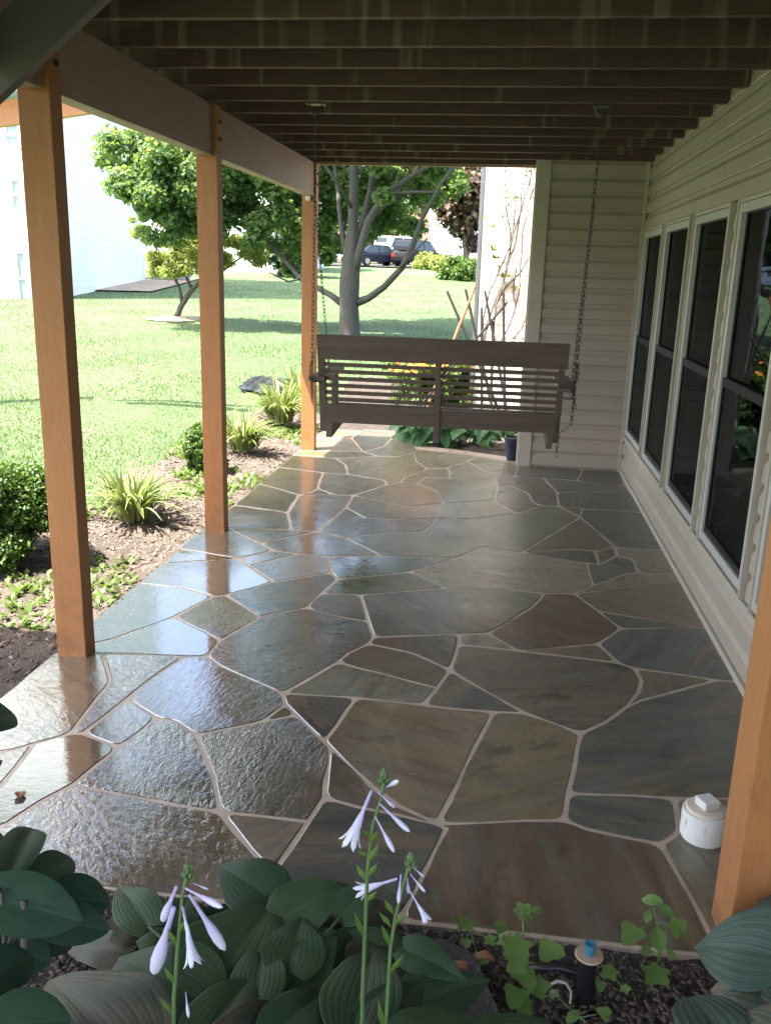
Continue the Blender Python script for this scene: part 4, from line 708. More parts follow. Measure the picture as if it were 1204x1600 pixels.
def far_window(parent, b0, z0, w_, h_, name='window'):      # on the face towards the camera side (local -x)
    f = MB(); W = lambda a, b, z: hp(a, b, z)
    def bx_(a0, a1, b0_, b1_, z0_, z1_): f.add([W(a, b, z) for z in (z0_, z1_) for b in (b0_, b1_) for a in (a0, a1)], [(0, 1, 3, 2), (4, 6, 7, 5), (0, 2, 6, 4), (1, 5, 7, 3), (0, 4, 5, 1), (2, 3, 7, 6)])
    bx_(-.07, -.001, b0 - .08, b0, z0 - .08, z0 + h_ + .08); bx_(-.07, -.001, b0 + w_, b0 + w_ + .08, z0 - .08, z0 + h_ + .08); bx_(-.07, -.001, b0, b0 + w_, z0 + h_, z0 + h_ + .08); bx_(-.07, -.001, b0, b0 + w_, z0 - .08, z0); bx_(-.06, -.001, b0, b0 + w_, z0 + h_ / 2 - .03, z0 + h_ / 2 + .03)
    fr = f.build(name, M['white_wall'], parent)
    g = MB(); g.add([W(-.034, b0, z0), W(-.034, b0 + w_, z0), W(-.034, b0 + w_, z0 + h_), W(-.034, b0, z0 + h_)], [(0, 1, 2, 3)]); g.build('pane', M['pale_glass'], fr)
def on_face(u, v):                                   # where a line of sight meets that face: distance along it and height
    r = Vector(RC.T @ np.array([(u - 602) / F_PX, 1, -(v - 800) / F_PX])); t = (c0 - Vector(EYEV)).dot(ex) / r.dot(ex); p = Vector(EYEV) + r * t - c0; return p.dot(ey), p.z
for (u0, v0, u1, v1) in [(11, 196, 31, 226), (20, 283, 33, 327), (28, 396, 45, 474), (-28, 280, -12, 325), (-28, 195, -12, 225)]:
    b1, z1 = on_face(u0, v0); b0, z0 = on_face(u1, v1); far_window(nh, min(b0, b1), z0, abs(b1 - b0), z1 - z0, 'window' if v1 < 400 else 'door')
# flood light on the shaded wall
p = at(152, 310, y=26.5); 
# pale gravel strip, utility box
def strip(name, pts, mat, lift=.03):
    mb = MB(); mb.v = [(x, y, gz(x, y) + lift) for x, y in pts]; mb.f = [tuple(range(len(pts)))]; return tag(mb.build(name, mat), kind='structure')
mb = MB()
for k in range(21):
    a = k / 20; p = c0 + ex * (exl * (.35 + .9 * a)) ; wv = 1.7
    for s in (.0, wv): x, y = p.x - ey.x * s, p.y - ey.y * s; mb.v.append((x, y, gz(x, y) + .05))
mb.f = [(2 * k, 2 * k + 1, 2 * k + 3, 2 * k + 2) for k in range(20)]
tag(mb.build('gravel_strip', M['tan_mulch']), kind='structure')
p = at(236, 440, y=hr.y + .5); p.z = gz(p.x, p.y)
ub = thing('utility_box', 'grey utility box standing at the corner of the white house', 'utility box', p)
MB().box(p.x - .05, p.x + 1.3, p.y, p.y + .8, p.z + .05, p.z + 1.0, .03).build('cabinet', simple('grey_metal', (.25, .27, .28), .5, .1), ub); MB().box(p.x - .15, p.x + 1.4, p.y - .1, p.y + .9, p.z - .1, p.z + .048, .01).build('pad', M['mortar'], ub)
for k in range(5): MB().box(p.x + .05 + k * .25, p.x + .2 + k * .25, p.y - .012, p.y - .001, p.z + .3, p.z + .8).build('grille', M['dark_room'], ub)
# second pale house behind the small tree
a0 = at(350, 436, y=46); a0.z = gz(a0.x, a0.y); h2 = thing('pale_house', 'pale house seen low behind the small ornamental tree', 'house', a0)
MB().box(a0.x - 9, a0.x + 3.2, 46, 56, a0.z - 1, a0.z + 6.5).build('wall', M['house_white'], h2)
rf = MB(); rf.add([(a0.x - 9.4, 45.6, a0.z + 6.5), (a0.x + 3.6, 45.6, a0.z + 6.5), (a0.x + 3.6, 56.4, a0.z + 6.5), (a0.x - 9.4, 56.4, a0.z + 6.5), (a0.x - 9.4, 51, a0.z + 9.5), (a0.x + 3.6, 51, a0.z + 9.5)], [(0, 1, 5, 4), (2, 3, 4, 5), (0, 4, 3), (1, 2, 5), (3, 2, 1, 0)]); rf.build('roof', M['dark_room'], h2)
for k in (-7, -4, -1): 
    f = MB().box(a0.x + k, a0.x + k + 1.1, 45.93, 45.998, a0.z + 3.4, a0.z + 5.0).build('window', M['white_wall'], h2); MB().box(a0.x + k + .08, a0.x + k + 1.02, 45.915, 45.928, a0.z + 3.48, a0.z + 4.92).build('pane', M['pale_glass'], f)
# white wall with the vine
VY = 9.62; vl = at(752, 262, y=VY).x
vw = thing('white_wall', 'sunlit white wall of the next house with climbing bare vines', 'wall', (vl, VY, .2))
wl = MB().box(vl + .04, 1.6, VY, VY + 3.0, -.05, 5.2).build('wall', M['white_wall'], vw)
MB().box(vl, vl + .038, VY - .02, VY + 3.0, -.05, 5.2, .004).build('corner_trim', simple('dark_grey_trim', (.10, .11, .12), .5, .1), vw)  # dark grey strip trimming the left corner of the wall
lb = MB().add([(vl + .045, VY - .002, 0), (1.55, VY - .002, 0), (1.55, VY - .002, .125), (vl + .045, VY - .002, .125), (vl + .045, VY - .008, .0), (1.55, VY - .008, 0), (1.55, VY - .004, .125), (vl + .045, VY - .004, .125)], [(4, 5, 6, 7), (0, 4, 7, 3), (1, 2, 6, 5), (0, 1, 5, 4), (3, 7, 6, 2)]).mesh('siding_board', M['white_wall'])
for k in range(30):
    o = link(bpy.data.objects.new('siding_board', lb)); place(o, vw); o.location = (0, 0, .1 + k * .127)
vine = thing('climbing_vine', 'bare brown vine stems with a few leaves climbing the white wall', 'vine', (.15, VY - .05, .2))
def VP(u, v, d=.03): return at(u, v, y=VY - d)
r_ = random.Random(77)
for pts in ([(768, 540), (775, 480), (790, 430), (805, 380), (815, 330), (826, 290), (832, 255), (834, 200)], [(757, 540), (756, 500), (764, 455), (780, 420), (795, 385), (806, 350), (812, 320), (818, 280), (824, 250)], [(770, 545), (788, 520), (806, 480), (812, 440), (815, 400), (818, 360), (828, 320), (833, 290)], [(745, 560), (760, 510), (772, 470), (786, 440), (792, 410), (800, 360), (812, 300)], [(806, 480), (803, 450), (808, 420)], [(790, 430), (796, 400), (797, 360), (788, 320), (788, 262)], [(775, 480), (790, 450), (812, 425), (826, 400), (834, 380)], [(800, 530), (815, 510), (825, 470), (830, 420), (834, 330)]):
    P = [VP(u + r_.uniform(-2, 2), v, r_.uniform(.02, .06)) for u, v in pts]; Q = []
    for a, b in zip(P, P[1:]): Q += [a, a.lerp(b, .5) + Vector((r_.uniform(-.012, .012), 0, 0))]
    Q.append(P[-1]); MB().tube(Q, [.0105 - .005 * i / len(Q) for i in range(len(Q))], 6).build('stem', M['dark_bark'], vine)
cc = [VP(u, v, .06) for u, v in ((790, 300), (800, 310), (786, 340), (770, 390), (776, 400), (765, 385), (790, 430), (800, 435), (806, 450), (805, 452), (755, 340), (760, 350), (830, 265), (826, 275), (796, 320), (812, 390), (780, 415), (768, 350))]
cloud_obj('foliage', vine, leaf_mat('vine_leaves', [(.12, .16, .03), (.18, .2, .05), (.2, .15, .04)], .5, .3), cc, [.07] * len(cc), 60, .05, seed=31, shell=.2)
# neighbour's orange deck beam at upper left
nd = thing('neighbour_deck', 'sunlit orange deck beam with grey gutter high at the left edge', 'deck', (-5.2, 8.4, 2.0))
q = [at(-40, 203, y=8.3), at(175, 171, y=8.9), at(175, 137, y=8.9), at(-40, 162, y=8.3)]
def slabq(q, th, name, mat): 
    b = [p + Vector((0, th, 0)) for p in q]; return MB().add(q + b, [(0, 1, 2, 3), (7, 6, 5, 4), (0, 4, 5, 1), (1, 5, 6, 2), (2, 6, 7, 3), (3, 7, 4, 0)]).build(name, mat, nd)
M['far_orange'] = wood('orange_beam_paint', (.62, .27, .11), .5, (.8, 9, 9), .08)
slabq(q, .09, 'beam', M['far_orange'])
g0, g1 = at(-40, 150, y=8.2), at(175, 126, y=8.8); MB().tube([g0, g1], .065, 10).build('gutter', simple('gutter_grey', (.25, .30, .30), .4, .1), nd)
for q_ in (-5.35,): MB().box(q_ - .07, q_ + .07, 8.35, 8.48, 0, 2.86, .004).build('post', M['far_orange'], nd)
# brick and white house in the far background
fb = at(690, 414, y=74); fb.z = gz(fb.x, fb.y); bh = thing('brick_house', 'far brick and white house with red door beyond the parked cars', 'house', fb)
def fx(u): return at(u, 400, y=74).x
def fz(v): return at(690, v, y=74).z
M['brick'] = simple('pink_brick', (.42, .22, .17), .85, .15, 4, .1)
MB().box(fx(480), fx(668), 74, 84, fb.z - 1, fz(215)).build('brick_wall', M['brick'], bh); MB().box(fx(668) + .02, fx(790), 73.6, 84, fb.z - 1, fz(235)).build('white_wall', M['white_wall'], bh)
d_ = MB().box(fx(603), fx(617), 73.9, 73.99, fz(392), fz(346)).build('door', simple('red_paint', (.42, .03, .03), .4, .1), bh); MB().box(fx(600), fx(620), 73.92, 73.985, fz(344), fz(338)).build('door_lintel', M['white_wall'], bh)
for (u0, u1, v0, v1, yy) in ((540, 556, 350, 385, 74), (572, 588, 345, 385, 74), (632, 648, 345, 385, 74), (690, 706, 345, 385, 73.6), (722, 738, 345, 385, 73.6), (600, 616, 290, 320, 74), (640, 655, 290, 320, 74)):
    f = MB().box(fx(u0), fx(u1), yy - .08, yy - .005, fz(v1), fz(v0)).build('window', M['white_wall'], bh); MB().box(fx(u0 + 2), fx(u1 - 2), yy - .1, yy - .082, fz(v1 - 3), fz(v0 + 3)).build('pane', M['pale_glass'], f)
MB().add([(fx(470), 73.3, fz(212)), (fx(800), 73.3, fz(212)), (fx(800), 79, fz(150)), (fx(470), 79, fz(150)), (fx(470), 85, fz(212)), (fx(800), 85, fz(212))], [(0, 1, 2, 3), (3, 2, 5, 4), (0, 3, 4), (1, 5, 2), (0, 4, 5, 1)]).build('roof', simple('far_roof', (.14, .12, .11), .9, .2), bh)
# road and parked cars
rd = MB(); rd.v = [(-60, 60, gz(-60, 60) + .05), (40, 62, gz(40, 62) + .05), (40, 72.5, gz(40, 72) + .05), (-60, 71, gz(-60, 71) + .05)]; rd.f = [(0, 1, 2, 3)]
tag(rd.build('car_park', simple('asphalt', (.06, .06, .062), .9, .2, 8)), kind='structure')
def car(label, x, y, L, H, col, rot, suv=False):
    z0 = gz(x, y) + .06; t = thing('parked_car', label, 'car', (x, y, z0), 'cars parked beyond the lawn'); t.rotation_euler = (0, 0, rot)
    def ch(o): o.parent = t; return o
    W = 1.75; zb, zs = .28, H * .58
    lo = [(-L / 2, .35), (-L / 2, .62), (-L / 2 + .08, zs - .06), (-L * .24, zs), (L * .22, zs), (L / 2 - .05, zs - .12), (L / 2, .55), (L / 2 - .04, zb), (-L / 2 + .1, zb)]
    if suv: hi = [(-L * .47, zs), (-L * .44, H - .06), (-L * .38, H), (L * .06, H), (L * .10, H - .04), (L * .26, zs)]
    else: hi = [(-L * .40, zs), (-L * .22, H - .03), (-L * .15, H), (L * .05, H), (L * .11, H - .04), (L * .28, zs)]
    paint = NB('car_paint'); paint.set(color=col, rough=.4, spec=.25)
    def ext(prof, w0, w1=None):
        n = len(prof); mb = MB(); w1 = w1 or w0; zs_ = [p[1] for p in prof]; zmn, zmx = min(zs_), max(zs_)
        ww = [w0 + (w1 - w0) * ((p[1] - zmn) / max(.01, zmx - zmn)) for p in prof]
        return mb.add([(p[0], -q / 2, p[1]) for p, q in zip(prof, ww)] + [(p[0], q / 2, p[1]) for p, q in zip(prof, ww)], [tuple(range(n)), tuple(range(2 * n - 1, n - 1, -1))] + [(i, n + i, n + (i + 1) % n, (i + 1) % n) for i in range(n)])
    o = ch(ext(lo, W).build('body', paint.m)); md = o.modifiers.new('bev', 'BEVEL'); md.width = .06; md.segments = 3
    o = ch(ext(hi, W - .12, W - .4).build('cabin', paint.m)); md = o.modifiers.new('bev', 'BEVEL'); md.width = .05; md.segments = 2
    gl = M['car_glass']
    for s in (-1, 1):
        for a, b in ((.09, .46), (.5, .92)):
            x0, x1 = hi[0][0] + (hi[-1][0] - hi[0][0]) * a, hi[0][0] + (hi[-1][0] - hi[0][0]) * b; zt = H - .1; mid = (hi[0][0] + hi[-1][0]) / 2
            sh = lambda q: mid + (q - mid) * .66
            yb, yt = s * ((W - .12) / 2 + .006), s * ((W - .36) / 2 + .012)
            ch(MB().add([(x0, yb, zs + .05), (x1, yb, zs + .05), (sh(x1), yt, zt), (sh(x0), yt, zt)], [(0, 1, 2, 3)]).build('side_window', gl))
    for s, e in ((1, hi[-1]), (-1, hi[0])):
        xx = e[0]; tx = hi[-2][0] if s > 0 else hi[1][0]
        ch(MB().add([(xx + s * .01 - s * .05, -.7, zs + .04), (xx + s * .01 - s * .05, .7, zs + .04), (tx + s * .05, .58, H - .1), (tx + s * .05, -.58, H - .1)], [(0, 1, 2, 3)]).build('windscreen' if s > 0 else 'rear_window', gl))
    for x_ in (-L * .31, L * .31):
        for s in (-1, 1):
            w_ = ch(MB().tube([(x_, s * .68, .31), (x_, s * .9, .31)], .31, 18).build('wheel', M['tyre'])); MB().tube([(x_, s * .885, .31), (x_, s * .91, .31)], .19, 14).build('rim', M['rim']).parent = w_
    for s in (-1, 1):
        ch(MB().box(L / 2 - .06, L / 2 + .012, s * .62 - .16, s * .62 + .16, .58, .72, .02).build('headlight', M['lamp'])); ch(MB().box(-L / 2 - .012, -L / 2 + .05, s * .65 - .13, s * .65 + .13, .62, .8, .02).build('tail_light', M['tail']))
M['car_glass'] = simple('car_glass', (.03, .04, .05), .08, .1, 2, 0); M['tyre'] = simple('tyre', (.02, .02, .02), .8, .1, 9, 0); M['rim'] = simple('wheel_rim', (.5, .5, .5), .3, .1, 9, 0, metal=.8); M['lamp'] = simple('lamp_lens', (.7, .7, .7), .15, .05, 2, 0); M['tail'] = simple('tail_lens', (.4, .02, .02), .2, .05, 2, 0)
for lab, u, Y, L, H, col, rot, suv in (('dark blue parked sedan just right of the maple trunk', 588, 63, 4.4, 1.40, (.012, .016, .03), .75, False), ('white parked van behind the dark sedan', 626, 69, 4.6, 1.95, (.7, .71, .72), .9, True), ('black parked suv near the far shrubs', 653, 64, 4.4, 1.75, (.008, .008, .009), 1.1, True), ('silver parked car left of the maple trunk', 512, 64, 4.5, 1.45, (.5, .52, .54), 0, False), ('dark parked car behind the farthest orange post', 455, 60, 4.5, 1.5, (.025, .03, .035), .1, True)):
    p = at(u, 414, y=Y); car(lab, p.x, Y, L, H, col, rot, suv)
# ------------------------------------------------------------------ broad leaves in the foreground
def leaf_mesh(name, mat, prof, nu=14, nv=12, arch=.18, fold=.22, ribs=0, rib=.012, wave=.0, curl=0., seed=0):
    """a leaf of length 1 (along +y) and half width 1 (x, scaled per object)"""
    r = random.Random(seed); V = []; Fq = []
    for i in range(nu + 1):
        t = i / nu; hw = prof(t)
        for j in range(nv + 1):
            s = -1 + 2 * j / nv; x = s * hw
            z = -arch * (t - .15) ** 2 * 1.6 + fold * abs(s) * hw * (1 - .6 * abs(s)) + wave * math.sin(t * 9 + seed + s * 1.3) * abs(s) * hw - curl * s * s * hw
            if ribs: z += rib * math.cos(s * math.pi * ribs) * min(1, hw * 3)
            back = .10 * (1 - t) ** 6 * abs(s) * (1 if ribs else .2)
            V.append((x, t - back, z))
    for i in range(nu):
        for j in range(nv): a = i * (nv + 1) + j; Fq.append((a, a + 1, a + nv + 2, a + nv + 1))
    me = np_mesh(name, V, Fq, mat, True); uvl = me.uv_layers.new(name='leaf'); li = np.empty(len(me.loops), np.int32); me.loops.foreach_get('vertex_index', li)
    uv = np.array([(j / nv, i / nu) for i in range(nu + 1) for j in range(nv + 1)], np.float32)[li]; uvl.data.foreach_set('uv', uv.ravel()); return me
def heart(t): return max(.0, (math.sin(math.pi * min(1, (t * .96 + .04)) ** .62)) ** .85 * .5 * (1 - .12 * t)) if t < 1 else 0.004
def ellip(t): return max(.004, math.sin(math.pi * (t * .97 + .015) ** 1.05) ** .75 * .5)
def big_leaf_mat(name, a, b_, tipc=None, rough=.5, veins=True, k=11, spec=.32):
    b = NB(name); oc = b.objc(); sep = b.node('SeparateXYZ'); b.l(oc, sep.inputs[0]); oi = b.node('ObjectInfo').outputs['Random']
    n = b.noise(oc, 4, 4); n2 = b.noise(b.pos(), 40, 4)
    c = b.mixc(b.maprange(b.math('ADD', b.math('MULTIPLY', n, .6), b.math('MULTIPLY', oi, .5)), .3, .75, 0, 1), a, b_)
    c = b.mixc(b.maprange(n2, .5, .75, 0, .25), c, tuple(q * .55 for q in a))
    mid = b.maprange(b.math('ABSOLUTE', sep.outputs[0]), .0, .02, .6, 0.); c = b.mixc(mid, c, tuple(min(1, q * 1.7) for q in b_))
    uvn = b.node('UVMap'); us = b.node('SeparateXYZ'); b.l(uvn.outputs[0], us.inputs[0]); vein = b.math('ABSOLUTE', b.math('SINE', b.math('MULTIPLY', b.math('SUBTRACT', us.outputs[0], .5), 3.14159 * k * 2)))
    if veins: c = b.mixc(b.maprange(vein, .0, .35, .32, 0.), c, tuple(q * .45 for q in a)); n2 = b.math('ADD', n2, b.math('MULTIPLY', b.math('POWER', vein, .6), 1.2))
    if tipc: c = b.mixc(b.maprange(n, .42, .62, 0, .85), c, tipc)
    b.set(color=c, rough=rough, spec=spec, normal=b.bump(n2, .22 if veins else .12, .002))
    tr = b.node('BsdfTranslucent'); b.l(c, tr.inputs[0]); mx = b.node('MixShader'); mx.inputs[0].default_value = .15; b.l(b.p.outputs[0], mx.inputs[1]); b.l(tr.outputs[0], mx.inputs[2]); b.l(mx.outputs[0], b.n['Material Output'].inputs[0]); return b.m
HD = big_leaf_mat('hosta_leaf', (.024, .050, .022), (.042, .074, .032)); HBR = big_leaf_mat('browning_hosta_leaf', (.030, .040, .024), (.042, .05, .03), (.075, .055, .037)); HBL = big_leaf_mat('blue_hosta_leaf', (.042, .075, .056), (.065, .105, .082)); HPL = big_leaf_mat('scorched_blue_hosta_leaf', (.06, .09, .065), (.085, .12, .085), (.15, .11, .07))
RH = big_leaf_mat('glossy_shrub_leaf', (.024, .052, .03), (.038, .075, .04), rough=.6, veins=False, spec=.15); HFAR = big_leaf_mat('green_hosta_leaf', (.04, .11, .04), (.06, .15, .05))  # far hosta has a stronger green
HM = {'d': [leaf_mesh('hosta_leaf', HD, heart, 16, 34, .16, .16, 11, .0022, .05, seed=s) for s in (1, 2, 3)], 'b': [leaf_mesh('hosta_leaf', HBR, heart, 16, 34, .22, .14, 11, .0022, .06, seed=s) for s in (4, 5)],
      'u': [leaf_mesh('hosta_leaf', HBL, heart, 16, 34, .25, .14, 9, .004, .05, seed=s) for s in (6, 7)], 'p': [leaf_mesh('hosta_leaf', HPL, heart, 16, 34, .25, .16, 9, .004, .06, seed=s) for s in (8, 9)],
      'r': [leaf_mesh('glossy_leaf', RH, ellip, 12, 8, .16, .16, 0, 0, .03, seed=s) for s in (1, 2)], 'f': [leaf_mesh('hosta_leaf', HFAR, heart, 8, 10, .3, .25, 0, 0, .05, seed=3)]}
def put_leaf(root, B, Tp, w_, kind, i=0, face=None, name='leaf'):
    B, Tp = Vector(B), Vector(Tp); yv = Tp - B; L = yv.length; yv.normalize()
    n0 = Vector(face) if face is not None else (Vector((0, 0, 1)) * .75 + (Vector((0, 0, EYE)) - B).normalized() * .55)
    xv = yv.cross(n0).normalized(); zv = xv.cross(yv)
    o = bpy.data.objects.new(name, HM[kind][i % len(HM[kind])]); C.objects.link(o)
    mt = Matrix(((xv.x * w_, yv.x * L, zv.x * L, B.x), (xv.y * w_, yv.y * L, zv.y * L, B.y), (xv.z * w_, yv.z * L, zv.z * L, B.z), (0, 0, 0, 1)))
    place(o, root); o.matrix_basis = mt; return o
M['stalk'] = simple('green_stalk', (.09, .15, .05), .5, .2, 20, .05); M['petiole'] = simple('leaf_stalk', (.05, .09, .035), .5, .2, 20, .05)
def petiole(root, a, b, r=.004):
    a, b = Vector(a), Vector(b); m_ = a.lerp(b, .6) + Vector((0, 0, .03)); MB().tube([a, a.lerp(m_, .5) + Vector((0, 0, .02)), m_, b], [r * 1.4, r * 1.2, r, r * .8], 6).build('leaf_stalk', M['petiole'], root, True)
def wpx(p, n): return n * (Vector(p) - Vector((0, 0, EYE))).length / F_PX
crown = Vector((-.42, 1.42, 0))
hosta = thing('hosta', 'dark green hosta with ribbed leaves and lilac flowers in front of the patio', 'plant', crown)
r_ = random.Random(14)
LV = [((330, 1555), (432, 1392), 150, 'd'), ((318, 1565), (180, 1478), 112, 'd'), ((205, 1660), (60, 1478), 150, 'b'), ((428, 1408), (338, 1338), 82, 'd'), ((436, 1438), (545, 1372), 74, 'd'), ((532, 1432), (585, 1375), 50, 'd'), ((446, 1540), (528, 1452), 70, 'd'), ((553, 1612), (588, 1446), 100, 'd'),
      ((570, 1622), (668, 1512), 72, 'd'), ((618, 1640), (750, 1572), 70, 'd'), ((630, 1482), (726, 1522), 48, 'd'), ((308, 1640), (404, 1500), 78, 'd'), ((345, 1655), (495, 1538), 84, 'b'), ((398, 1566), (416, 1448), 66, 'd'), ((425, 1620), (520, 1528), 66, 'd'), ((452, 1520), (474, 1418), 78, 'd'), ((232, 1448), (182, 1368), 58, 'd'),
      ((470, 1625), (545, 1545), 86, 'd'), ((390, 1470), (420, 1400), 60, 'd'), ((270, 1640), (205, 1560), 80, 'd'), ((520, 1500), (625, 1440), 60, 'd'), ((600, 1520), (636, 1462), 52, 'd'), ((260, 1450), (300, 1390), 60, 'd'), ((640, 1660), (560, 1590), 70, 'd'), ((330, 1460), (390, 1410), 60, 'd'), ((735, 1640), (880, 1585), 60, 'd')]
for i, (b, t, w_, kd) in enumerate(LV):
    zb, zt = (.20, .24) if i < 17 else (.13, .16)
    if b[1] > 1600: zb += .05
    B = at(*b, z=zb + r_.uniform(-.02, .03)); Tp = at(*t, z=zt + r_.uniform(-.03, .02)); o = put_leaf(hosta, B, Tp, wpx(B, w_ * 1.22), kd, i)
    if kd == 'b': o['label'] = 'leaf turning brown'
    petiole(hosta, (crown.x + r_.uniform(-.06, .06), crown.y + r_.uniform(-.06, .06), .0), B)
for bb, tt, ww in (((200, 1490), (95, 1468), 60), ((250, 1480), (205, 1440), 50)):
    B = at(*bb, z=.06); o = put_leaf(hosta, B, at(*tt, z=.05), wpx(B, ww), 'b', 1); o['label'] = 'dried pale brown leaf'
for i in range(64):
    u, v = r_.uniform(170, 640), r_.uniform(1440, 1680); zb = r_.uniform(.05, .15); B = at(u, v, z=zb); a = r_.uniform(-.4, 3.5); l = r_.uniform(.13, .2); Tp = B + Vector((math.cos(a) * l, math.sin(a) * l * .8, r_.uniform(-.03, .05)))
    if Tp.y > 1.98: continue
    put_leaf(hosta, B, Tp, l * r_.uniform(.6, .8), 'b' if i % 4 == 1 else 'd', i)
# lilac flowers on their stalks
FL = NB('lilac_petal'); oc = FL.objc(); sp = FL.node('SeparateXYZ'); FL.l(oc, sp.inputs[0]); FL.set(color=FL.mixc(FL.maprange(sp.outputs[2], -1., -.2, 0, 1), (.80, .79, .86), (.52, .45, .70)), rough=.5)
tr = FL.node('BsdfTranslucent'); tr.inputs[0].default_value = (.65, .6, .8, 1); mx = FL.node('MixShader'); mx.inputs[0].default_value = .3; FL.l(FL.p.outputs[0], mx.inputs[1]); FL.l(tr.outputs[0], mx.inputs[2]); FL.l(mx.outputs[0], FL.n['Material Output'].inputs[0])
def flower_mesh(open_):
    mb = MB(); n = 12
    if open_:
        prof = [(.03, 0), (.035, -.15), (.038, -.38), (.07, -.52), (.095, -.66), (.10, -.72)]
        for i, (rd, z) in enumerate(prof):
            for k in range(n): a = 2 * math.pi * k / n; mb.v.append((rd * math.cos(a), rd * math.sin(a), z))
        for i in range(len(prof) - 1):
            for k in range(n): mb.f.append((i * n + k, i * n + (k + 1) % n, (i + 1) * n + (k + 1) % n, (i + 1) * n + k))
        for p in range(6):
            a = 2 * math.pi * p / 6; da = math.pi / 6.2; n0 = len(mb.v)
            for (rd, z, wd) in ((.10, -.71, 1.), (.14, -.84, .95), (.20, -.95, .6), (.25, -1., .08)):
                for s in (-1, 0, 1): an = a + s * da * wd; q = rd * (1 if s else 1.06); mb.v.append((q * math.cos(an), q * math.sin(an), z))
            for i in range(3):
                for s in range(2): mb.f.append((n0 + i * 3 + s, n0 + i * 3 + s + 1, n0 + i * 3 + s + 4, n0 + i * 3 + s + 3))
        mb.tube([(0, 0, -.5), (.02, 0, -.95), (.05, 0, -1.04)], .008, 5)
    else: mb.lathe([(.028, 0), (.032, -.2), (.045, -.42), (.085, -.62), (.095, -.78), (.07, -.92), (.012, -1)], n=12)
    return mb.mesh('flower', FL.m, True)
FO, FC = flower_mesh(True), flower_mesh(False)
def scape(pts, y, flowers, bracts):
    P = [at(u, v, y=y + dy) for u, v, dy in pts]; st = MB().tube(P, [.0042 - .002 * i / len(P) for i in range(len(P))], 7).build('flower_stalk', M['stalk'], hosta, True)
    top = P[-1]
    mb = MB()
    for k in range(16): a = k * 2.4; q = .008 * (1 - k / 18); c = top + Vector((q * math.cos(a), q * math.sin(a), -.014 + k * .0017)); mb.tube([c + Vector((0, 0, -.006)), c, c + Vector((q * .6 * math.cos(a), q * .6 * math.sin(a), .008))], [.0015, .0036, .0008], 6)
    mb.build('bud_cluster', M['stalk'], st, True)
    for (u0, v0, u1, v1, op) in flowers:
        A = at(u0, v0, y=y + r_.uniform(-.01, .01)); B = at(u1, v1, y=y + r_.uniform(-.05, .03)); d = A - B; L = d.length; o = link(bpy.data.objects.new('flower', FO if op else FC)); place(o, hosta); o.parent = st; o.matrix_parent_inverse = Matrix.Identity(4)
        o.matrix_basis = Matrix.Translation(A) @ d.normalized().to_track_quat('Z', 'Y').to_matrix().to_4x4() @ Matrix.Rotation(r_.uniform(0, 6), 4, 'Z') @ Matrix.Diagonal((L * .74, L * .74, L, 1))
    for (u0, v0, u1, v1) in bracts:
        A = at(u0, v0, y=y); B = at(u1, v1, y=y - .01); s = (B - A).cross(Vector((0, 1, .2))).normalized() * .006; n = Vector((0, -.004, .0)); m_ = A.lerp(B, .5); MB().add([A, m_ - s, B, m_ + s, m_ + n], [(0, 1, 4), (1, 2, 4), (2, 3, 4), (3, 0, 4)]).build('bract', M['weed'], st)
scape([(272, 1640, .0), (272, 1560, 0), (278, 1480, 0), (285, 1400, 0), (293, 1362, 0)], 1.18, [(272, 1418, 240, 1522, False), (276, 1385, 254, 1440, False), (286, 1418, 303, 1508, True), (290, 1388, 348, 1418, False), (296, 1398, 352, 1485, False), (284, 1415, 296, 1465, False), (302, 1380, 326, 1390, False), (290, 1550, 295, 1590, False)], [(272, 1590, 248, 1556), (274, 1540, 256, 1510), (276, 1480, 262, 1450), (279, 1460, 292, 1435)])
scape([(566, 1650, 0), (566, 1560, 0), (570, 1460, 0), (574, 1360, 0), (582, 1290, 0), (596, 1245, 0), (600, 1215, 0)], 1.30, [(580, 1236, 546, 1318, True), (590, 1238, 617, 1262, False), (592, 1255, 640, 1300, False), (586, 1276, 616, 1332, False), (600, 1232, 622, 1220, False)],
      [(573, 1380, 556, 1350), (574, 1350, 592, 1318), (575, 1340, 558, 1328), (577, 1320, 590, 1298), (573, 1372, 590, 1348), (570, 1470, 553, 1425), (578, 1310, 565, 1296), (572, 1410, 588, 1392)])
scape([(596, 1650, 0), (604, 1580, 0), (610, 1480, 0), (618, 1430, 0), (632, 1375, 0), (641, 1345, 0)], 1.33, [(620, 1373, 560, 1392, True), (626, 1366, 622, 1412, False), (636, 1372, 638, 1396, False), (640, 1365, 664, 1394, False), (640, 1392, 668, 1440, True), (645, 1355, 662, 1370, False)],
      [(606, 1525, 632, 1490), (609, 1480, 596, 1445), (612, 1450, 592, 1425), (616, 1445, 632, 1430), (615, 1430, 600, 1405), (602, 1610, 590, 1570), (600, 1615, 590, 1560)])
